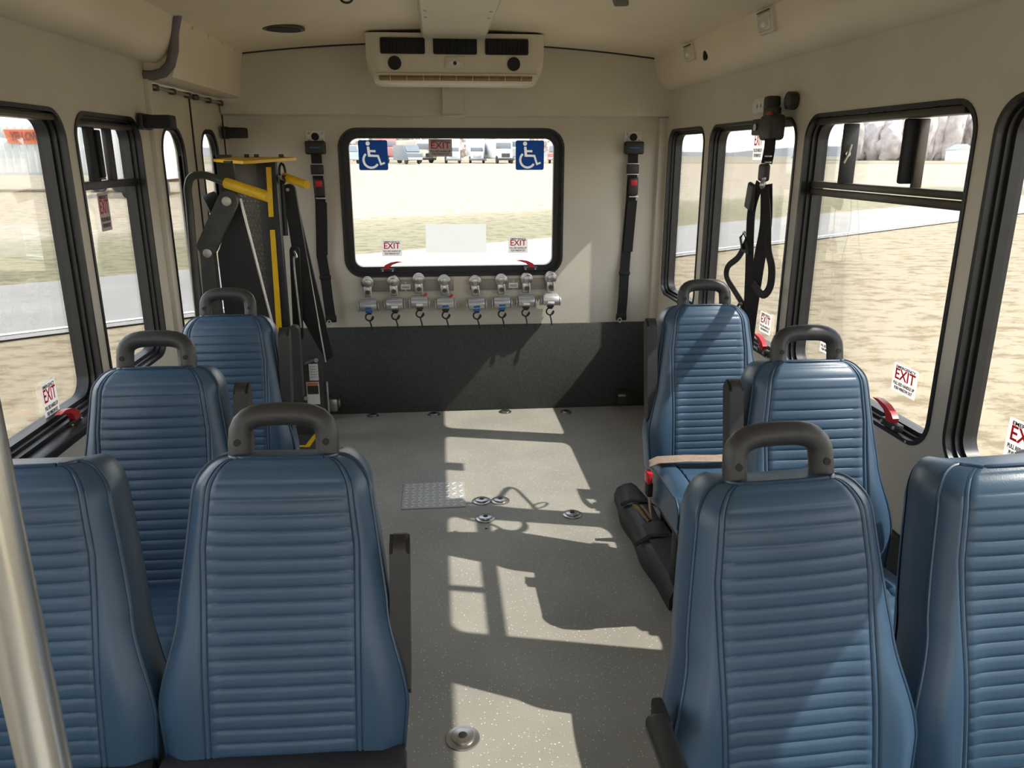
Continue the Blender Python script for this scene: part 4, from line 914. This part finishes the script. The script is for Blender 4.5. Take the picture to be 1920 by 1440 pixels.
mb = MB(); mb.prism([(R_((-0.86, 4.13, 0))[0], R_((0, 4.13, 0))[1]), (R_((-0.64, 0, 0))[0], R_((0, 4.02, 0))[1]), (R_((-0.64, 0, 0))[0], R_((0, 3.965, 0))[1]), (R_((-0.86, 0, 0))[0], R_((0, 4.06, 0))[1])], 0.0265, 0.0285, 'Z')
mb.prism([(R_((-0.66, 0, 0))[0], R_((0, 3.98, 0))[1]), (R_((-0.64, 0, 0))[0], R_((0, 3.98, 0))[1]), (R_((-0.668, 0, 0))[0], R_((0, 3.70, 0))[1]), (R_((-0.695, 0, 0))[0], R_((0, 3.70, 0))[1])], 0.0265, 0.0285, 'Z')
mb.box(R_((-0.76, 3.715, 0.0275)), (0.14, 0.02, 0.002)); mb.build('yellow_marking', 'yellow', bp_, smooth=False)

# ------------------------------------------------------------------ floor fittings
def anchor(x, y, s, label):
    t = thing('floor_anchor', label, 'floor anchor', (x, y, 0), group='round tie-down anchors in the floor')
    MB().cyl((0, 0, 0.0), (0, 0, 0.005), 0.040 * s, 32, bev=0.002).build('outer_ring', 'steel', t)
    MB().cyl((0, 0, 0.004), (0, 0, 0.012), 0.028 * s, 28, bev=0.003).build('hub', 'steel', t)
    MB().cyl((0, 0, 0.0115), (0, 0, 0.0135), 0.010 * s, 16).build('keyhole', 'black', t)
for x, y, s, l in ((-0.396, 4.235, 0.8, 'floor anchor by the kick panel at the left, nearest the lift'), (-0.050, 4.225, 0.9, 'floor anchor by the kick panel at the edge of the sunlight'),
                   (0.361, 4.235, 0.9, 'floor anchor by the kick panel in full sunlight'), (0.709, 4.195, 0.8, 'floor anchor by the kick panel in the shade at the right'),
                   (0.157, 3.045, 1.0, 'floor anchor right beside the tread plate, left of a close pair'), (0.237, 3.040, 1.0, 'floor anchor of the close pair, the one farther from the tread plate'),
                   (0.163, 2.878, 1.0, 'single floor anchor just in front of the close pair'), (0.523, 2.880, 1.0, 'lone floor anchor in shade near the black floor roll'),
                   (0.029, 1.640, 1.1, 'large floor anchor in the aisle between the front seats')):
    anchor(x, y, s, l)
t = thing('tread_plate', 'rectangular aluminium tread plate let into the floor', 'floor plate', (-0.048, 3.125, 0))
MB().box((0, 0, 0.002), (0.272, 0.262, 0.005), bev=0.002).build('plate', mat('tread_base', (0.42, 0.41, 0.39), 0.6, metal=0.3), t)
mb = MB()
for i in range(9):
    for j in range(9):
        mb.box((-0.118 + i * 0.0295, -0.112 + j * 0.028, 0.0052), (0.022, 0.006, 0.0022), rot=(0.7 if (i + j) % 2 else -0.7, 'Z'), bev=0.001, seg=1)
pt = mb.build('tread_bars', mat('bright_tread', (0.68, 0.66, 0.63), 0.45, metal=0.3), t, smooth=False); pt['kind'] = 'stuff'
t = thing('floor_hole', 'tiny dark screw hole in front of the single floor anchor', 'screw', (0.160, 2.79, 0.0)); MB().cyl((0, 0, 0), (0, 0, 0.001), 0.006, 12).build('hole', 'black', t)
# black padded roll lying on the floor beside the right seats
t = thing('floor_pouch', 'long torn black padded roll lying on the floor beside the right seats', 'padded roll', (0.76, 2.58, 0))
mb = MB(); rows = []
for i in range(17):
    u = i / 16; y = 0.42 - 0.84 * u; x = 0.02 - 0.0 * u; w = 0.075 * (1 - 0.25 * (2 * u - 1) ** 4); h = 0.095 * (1 - 0.15 * (2 * u - 1) ** 6)
    prof = [(-w, 0.004), (-w * 1.03, h * 0.45), (-w * 0.80, h * 0.86), (-w * 0.25, h), (w * 0.35, h * 0.93), (w * 0.95, h * 0.5), (w, 0.004)]
    wob = 0.006 * math.sin(u * 17) ; rows.append([(x + p[0] + wob, y + 0.15 * p[0], p[1] + (0.006 * math.sin(u * 23 + p[0] * 40) if p[1] > 0.02 else 0)) for p in prof])
V = mb.grid(rows); mb.bm.faces.new(V[0]); mb.bm.faces.new(V[-1]); mb.build('cover', 'blackvinyl', t, ang=60)
fl = MB(); fl.grid([[(-0.03, 0.0 - 0.40 * k / 8, 0.099 + 0.004 * math.sin(k * 2)), (0.06, 0.02 - 0.40 * k / 8, 0.102), (0.085, 0.02 - 0.40 * k / 8, 0.055)] for k in range(9)]); fl.build('flap', 'blackvinyl', t)
MB().prism([(-0.020, 0.17), (0.018, 0.16), (0.026, 0.04), (0.004, 0.02)], 0.088, 0.101, 'Z').build('torn_foam', 'brown', t, smooth=False)
MB().tube([(0.0, 0.165, 0.102), (0.006, 0.10, 0.103), (0.010, 0.03, 0.102)], 0.004, 6).build('tear', 'black', t)
MB().box((0.02, -0.405, 0.055), (0.08, 0.02, 0.07), bev=0.008).build('end_foam', 'brown', t)
MB().tube([(-0.06, 0.20, 0.084), (-0.02, 0.20, 0.102), (0.05, 0.20, 0.096), (0.085, 0.21, 0.07)], 0.01, flat=(0.012, 0.0015), nrm=(0, 0, 1)).build('strap', 'web', t)
MB().tube([(-0.075, -0.10, 0.068), (-0.02, -0.10, 0.102), (0.05, -0.10, 0.100)], 0.01, flat=(0.012, 0.0015), nrm=(0, 0, 1)).build('strap', 'web', t)
# low dark heater box under the third right seat
t = thing('floor_panel', 'dark steel plate standing on the floor under the belted seat', 'panel', (0.98, 2.30, 0))
MB().box((-0.10, 0.30, 0.14), (0.14, 0.02, 0.28), bev=0.003).build('panel', 'blackplastic', t); MB().box((-0.10, 0.30, 0.005), (0.16, 0.05, 0.010), bev=0.002).build('foot', 'black', t)

# ------------------------------------------------------------------ outside
GZ = -0.80
def terr(x, y):
    r = math.hypot(x, y); t_ = min(1, max(0, (r - 48) / 55)); t_ = t_ * t_ * (3 - 2 * t_); return GZ + 1.1 * t_
mb = MB(); rows = []
rad = [0, 3, 6, 9, 12, 16, 20, 26, 32, 40, 48, 54, 60, 68, 76, 86, 96, 106, 130, 170, 230, 320, 450, 700]
mb2 = []
for r in rad:
    rows.append([(r * math.cos(a), r * math.sin(a), terr(r, 0)) for a in [2 * PI * k / 64 for k in range(65)]])
mb.grid(rows); bmesh.ops.remove_doubles(mb.bm, verts=mb.bm.verts[:], dist=0.001); g = mb.build('ground', 'ground'); struct(g)
dr = Vector((0.829, 0.559)); nr = Vector((-0.559, 0.829))
def strip(name, n0, n1, s0, s1, z, m, step=8.0):
    mb = MB(); k = int((s1 - s0) / step); rws = []
    for i in range(k + 1):
        s_ = s0 + (s1 - s0) * i / k; a = dr * s_ + nr * n0; b = dr * s_ + nr * n1
        rws.append([(a.x, a.y, terr(a.x, a.y) + z), (b.x, b.y, terr(b.x, b.y) + z)])
    mb.grid(rws); return struct(mb.build(name, m))
strip('road', 11.2, 16.1, -60, 120, 0.03, 'asphalt')
strip('road_edge_line', 11.45, 11.57, -60, 120, 0.04, 'linepaint')

def wheel(mb, x, y, z, r, w=0.3): mb.cyl((x, y - w / 2, z), (x, y + w / 2, z), r, 18)
# long white trailer with the orange sign, side on to the bus
t = thing('semi_trailer', 'long white corrugated trailer with an orange YELLOW sign beyond the left windows', 'trailer', (-24.0, 50.0, terr(24, 50)))
MB().box((-2.0, 1.25, 2.45), (17.5, 2.5, 2.75), bev=0.05).build('box', 'trailerwhite', t)
mb = MB()
for k in range(43): mb.box((-10.6 + k * 0.41, -0.015, 2.45), (0.07, 0.05, 2.6))
mb.build('side_rib', 'trailerwhite', t, smooth=False)['kind'] = 'stuff'
MB().box((-2.0, -0.01, 1.08), (17.5, 0.08, 0.16)).build('bottom_rail', 'silver', t)
mb = MB(); wheel(mb, 4.9, 0.3, 0.52, 0.52); mb.build('wheel', 'tyre', t); mb = MB(); wheel(mb, 3.7, 0.3, 0.52, 0.52); mb.build('wheel', 'tyre', t)
MB().box((-3.2, 0.4, 0.55), (0.16, 0.16, 1.1)).box((-3.2, 0.4, 0.06), (0.35, 0.35, 0.10)).build('landing_gear', 'silver', t)
sg = MB().prism([(-1.02, 3.58), (2.2, 3.58), (2.0, 2.80), (-0.85, 2.80)], -0.10, -0.06, 'Y').build('sign', 'orangeprint', t, smooth=False)
me = text_mesh('YELLOW', 0.66, 0.01, 0.62, 0.022); w_t = max(v.co.x for v in me.vertices) - min(v.co.x for v in me.vertices); me.transform(Matrix.Diagonal((1.55 / w_t, 1, 1, 1))); o = mesh_obj('sign_text', me, 'signbrown', sg); o.location = (0.10, -0.125, 3.19); o.rotation_euler = (PI / 2, 0, 0)
# second trailer end further right
t = thing('box_trailer', 'white box trailer standing end-on beyond the narrow sliding window', 'trailer', (-15.6, 44.0, terr(17, 44)))
MB().box((0, 3.0, 2.3), (2.4, 7.0, 2.7), bev=0.04).build('box', 'truckwhite', t)
MB().box((0, -0.53, 2.3), (0.05, 0.04, 2.5)).build('door_seam', 'silver', t); MB().box((0, -0.45, 0.75), (2.3, 0.1, 0.12)).build('bumper', 'silver', t)
for x in (-0.95, 0.95): MB().cyl((x - 0.15, 0.6, 0.5), (x + 0.15, 0.6, 0.5), 0.5, 18).build('wheel', 'tyre', t)

def truck(kind, x, y, col, label, group=None, s=1.0, rz=0.0):
    z = terr(x, y); t = thing(kind, label, {'box_truck': 'truck', 'school_bus': 'bus', 'van': 'van', 'truck_tractor': 'truck', 'motorhome': 'motorhome'}[kind], (x, y, z), rz, group)
    if kind == 'box_truck':   # seen from the front
        MB().box((0, 4.0, 2.35), (2.4, 6.0, 2.5), bev=0.05).build('cargo_box', col, t)
        MB().box((0, 0.2, 1.35), (2.0, 1.6, 1.7), bev=0.18, seg=3).box((0, -1.0, 1.0), (1.8, 1.2, 1.0), bev=0.15, seg=3).build('cab', col, t)
        MB().box((0, -0.58, 1.80), (1.7, 0.10, 0.55), bev=0.05).build('windscreen', 'windowdark', t)
        MB().box((0, -1.60, 0.95), (1.1, 0.06, 0.45), bev=0.02).build('grille', 'silver', t); MB().box((0, -1.65, 0.50), (2.1, 0.12, 0.24), bev=0.03).build('bumper', 'windowdark', t)
        for q in (-0.9, 0.9): MB().cyl((q - 0.15, -0.6, 0.45), (q + 0.15, -0.6, 0.45), 0.45, 18).build('wheel', 'tyre', t)
    elif kind == 'van':
        MB().prism([(-2.6, 0.45), (2.6, 0.45), (2.6, 2.3), (-1.2, 2.3), (-1.9, 1.45), (-2.6, 1.25)], -1.0, 1.0, 'X')
        mb = MB(); mb.prism([(-2.6, 0.45), (2.6, 0.45), (2.6, 2.3), (-1.2, 2.3), (-1.9, 1.45), (-2.6, 1.25)], -1.0, 1.0, 'X'); mb.build('body', col, t)
        mb = MB(); mb.prism([(-1.90, 1.50), (-1.25, 2.22), (-1.22, 2.20), (-1.86, 1.48)], -0.85, 0.85, 'X'); bmesh.ops.translate(mb.bm, vec=(0, -0.06, 0.02), verts=mb.bm.verts[:]); mb.build('windscreen', 'windowdark', t)
        MB().box((0, -2.65, 0.65), (1.9, 0.12, 0.3), bev=0.03).build('bumper', 'silver', t)
        for q in (-0.85, 0.85): MB().cyl((q - 0.12, -1.7, 0.38), (q + 0.12, -1.7, 0.38), 0.38, 18).build('wheel', 'tyre', t)
    elif kind in ('school_bus', 'motorhome'):
        MB().box((0, 4.0, 1.85), (2.4, 9.0, 2.5), bev=0.20, seg=3).box((0, -1.2, 1.1), (1.9, 1.7, 1.0), bev=0.2, seg=3).build('body', col, t)
        MB().box((0, -0.55, 2.25), (2.0, 0.08, 0.75), bev=0.05).build('windscreen', 'windowdark', t)
        for k in range(6): MB().box((1.21, 1.0 + k * 1.25, 2.25), (0.04, 0.9, 0.6), bev=0.02).build('side_window', 'windowdark', t)
        MB().box((0, -2.08, 1.05), (1.1, 0.05, 0.5)).build('grille', 'tyre', t); MB().box((0, -2.15, 0.55), (2.2, 0.12, 0.25), bev=0.03).build('bumper', 'tyre', t)
        for q in (-0.95, 0.95): MB().cyl((q - 0.15, -1.0, 0.48), (q + 0.15, -1.0, 0.48), 0.48, 18).build('wheel', 'tyre', t)
    else:  # tractor with long bonnet
        MB().box((0, 1.0, 2.2), (2.3, 2.4, 2.6), bev=0.2, seg=3).build('cab', col, t)
        MB().box((0, -1.2, 1.45), (1.5, 2.2, 1.3), bev=0.2, seg=3).build('bonnet', col, t)
        MB().box((0, -0.22, 2.55), (1.9, 0.10, 0.7), bev=0.05).build('windscreen', 'windowdark', t)
        MB().box((0, -2.32, 1.40), (1.0, 0.06, 1.0)).build('grille', 'silver', t); MB().box((0, -2.4, 0.60), (2.3, 0.14, 0.32), bev=0.04).build('bumper', 'silver', t)
        for q in (-0.95, 0.95): MB().cyl((q - 0.15, -1.3, 0.52), (q + 0.15, -1.3, 0.52), 0.52, 18).build('wheel', 'tyre', t)
        for q in (-1.05, 1.05): MB().cyl((q, 2.3, 1.2), (q, 2.3, 4.1), 0.08, 10).build('exhaust', 'silver', t)
    return t
G = 'vehicles parked in a row far behind the bus'
truck('van', -11.6, 108, 'truckblue', 'pale blue van at the left end of the far vehicle row', G, rz=0.4)
truck('truck_tractor', -6.4, 112, 'truckred', 'reddish truck tractor in the far row right of the left wheelchair sticker', G, rz=0.5)
truck('van', -3.6, 104, 'windowdark', 'dark grey van in the far row beside the reddish tractor', G, rz=0.4)
truck('school_bus', -2.0, 115, 'truckbeige', 'beige bus in the far row left of the top EXIT sticker', G, rz=0.55)
truck('box_truck', 2.2, 109, 'truckwhite', 'white box truck in the far row below the top EXIT sticker', G, rz=0.1)
truck('box_truck', 5.6, 111, 'truckwhite', 'large white box truck in the far row right of the top EXIT sticker', G)
truck('motorhome', 8.9, 107, 'truckwhite', 'white motorhome with wide windscreen in the far vehicle row', G, rz=0.1)
truck('truck_tractor', 11.6, 113, 'truckwhite', 'white truck tractor in the far row left of the right wheelchair sticker', G, rz=-0.3)
truck('van', 16.6, 109, 'truckred', 'small reddish van at the right end of the far vehicle row', G, rz=-0.3)
truck('school_bus', -20.4, 64, 'truckyellow', 'yellow school bus seen through the tall window of the front lift door', None, rz=0.3)
truck('box_truck', -17.6, 72, 'truckwhite', 'white truck seen through the tall window of the rear lift door', None, rz=0.2)
# trees beyond the vehicle row
def tree(x, y, h, w, label, group, m='treetwig', conic=False):
    z = terr(x, y); t = thing('evergreen_tree' if conic else 'bare_tree', label, 'tree', (x, y, z), group=group)
    MB().cyl((0, 0, -0.2), (0, 0, h * 0.5), 0.03 * h, 8, r2=0.015 * h).build('trunk', 'bark', t)
    if conic:
        mb = MB()
        for k in range(6): mb.cyl((0, 0, h * (0.12 + 0.14 * k)), (0, 0, h * (0.34 + 0.135 * k)), w * (0.5 - 0.075 * k), 12, r2=w * 0.03)
        mb.build('crown', m, t)
    else:
        bm = bmesh.new(); bmesh.ops.create_icosphere(bm, subdivisions=4, radius=1.0)
        sd = Vector((random.random() * 99, random.random() * 99, 0))
        for v in bm.verts:
            d = v.co.normalized(); k = 1 + 0.28 * noise.noise(d * 1.8 + sd) + 0.22 * noise.noise(d * 5 + sd) + 0.10 * noise.noise(d * 14 + sd)
            v.co = Vector((d.x * w * 0.5 * k, d.y * w * 0.5 * k, h * 0.58 + d.z * h * 0.44 * k))
        me = bpy.data.meshes.new('crown'); bm.to_mesh(me); bm.free(); me.materials.append(M[m])
        link(bpy.data.objects.new('crown', me), t)
bmt = bmesh.new(); rnd = random.Random(11)
for i in range(260):
    px = 1535 + i * 1.9 + rnd.uniform(-5, 5); d = rnd.uniform(165, 190); x = (px - 817) / 1450 * d; y = d * 0.97 - x * 0.094
    base = 8.8 if px < 1600 else 11.0 if px < 1670 else 12.5 if px < 1740 else 10.0 if px < 1800 else 8.0
    hh = base * rnd.uniform(0.62, 1.05); w = rnd.uniform(1.2, 2.8); sd = Vector((i * 7.3, 1, 2))
    t_ = bmesh.new(); bmesh.ops.create_icosphere(t_, subdivisions=3, radius=1.0)
    for v in t_.verts:
        dd = v.co.normalized(); k = 1 + 0.35 * noise.noise(dd * 2.2 + sd) + 0.25 * noise.noise(dd * 7 + sd)
        v.co = Vector((x + dd.x * w * k, y + dd.y * w * k, terr(x, y) + hh * 0.48 + dd.z * hh * 0.52 * k))
    me = bpy.data.meshes.new('t'); t_.to_mesh(me); t_.free(); bmt.from_mesh(me); bpy.data.meshes.remove(me)
me = bpy.data.meshes.new('treeline'); bmt.to_mesh(me); bmt.free(); me.materials.append(M['treetwig'])
for p in me.polygons: p.use_smooth = True
tag(link(bpy.data.objects.new('treeline', me)), 'pale grey mass of bare trees along the horizon beyond the sliding window', 'trees', kind='stuff')
for i in range(9):
    x = -15 + i * 4.9; tree(x, 150 + (i % 3) * 2, (6, 8, 7, 9, 6.5)[i % 5], 4.4, 'pale bare tree behind the far parked vehicles, ' + ['leftmost', 'second from the left', 'third from the left', 'fourth from the left', 'in the middle', 'fourth from the right', 'third from the right', 'second from the right', 'rightmost'][i] + ' of nine', 'bare trees behind the far vehicle row')
tree(51, 108, 5.6, 3.6, 'dark evergreen tree on the horizon right of the hanging harness', None, 'evergreen', True)
t = thing('farm_shed', 'small white shed at the foot of the right treeline', 'shed', (96, 140, terr(96, 140)))
MB().box((0, 0, 1.0), (3.6, 3, 2.0)).build('wall', 'truckwhite', t, smooth=False); MB().prism([(-2.0, 2.0), (2.0, 2.0), (0, 3.0)], -1.6, 1.6, 'Y').build('roof', 'silver', t, smooth=False)
mb = MB(); rows = []
for i in range(90):
    a = math.radians(25 + 120 * i / 89); r = 600; h = 5.0 + 4.5 * noise.noise(Vector((i * 0.16, 3, 0))) + 1.5 * noise.noise(Vector((i * 0.9, 8, 0)))
    rows.append([(r * math.cos(a), r * math.sin(a), -1), (r * math.cos(a), r * math.sin(a), max(2.0, h)), ((r + 30) * math.cos(a), (r + 30) * math.sin(a), max(2.0, h) + 1.2), ((r + 90) * math.cos(a), (r + 90) * math.sin(a), -1)])
mb.grid(rows); struct(mb.build('hills', 'hill'))
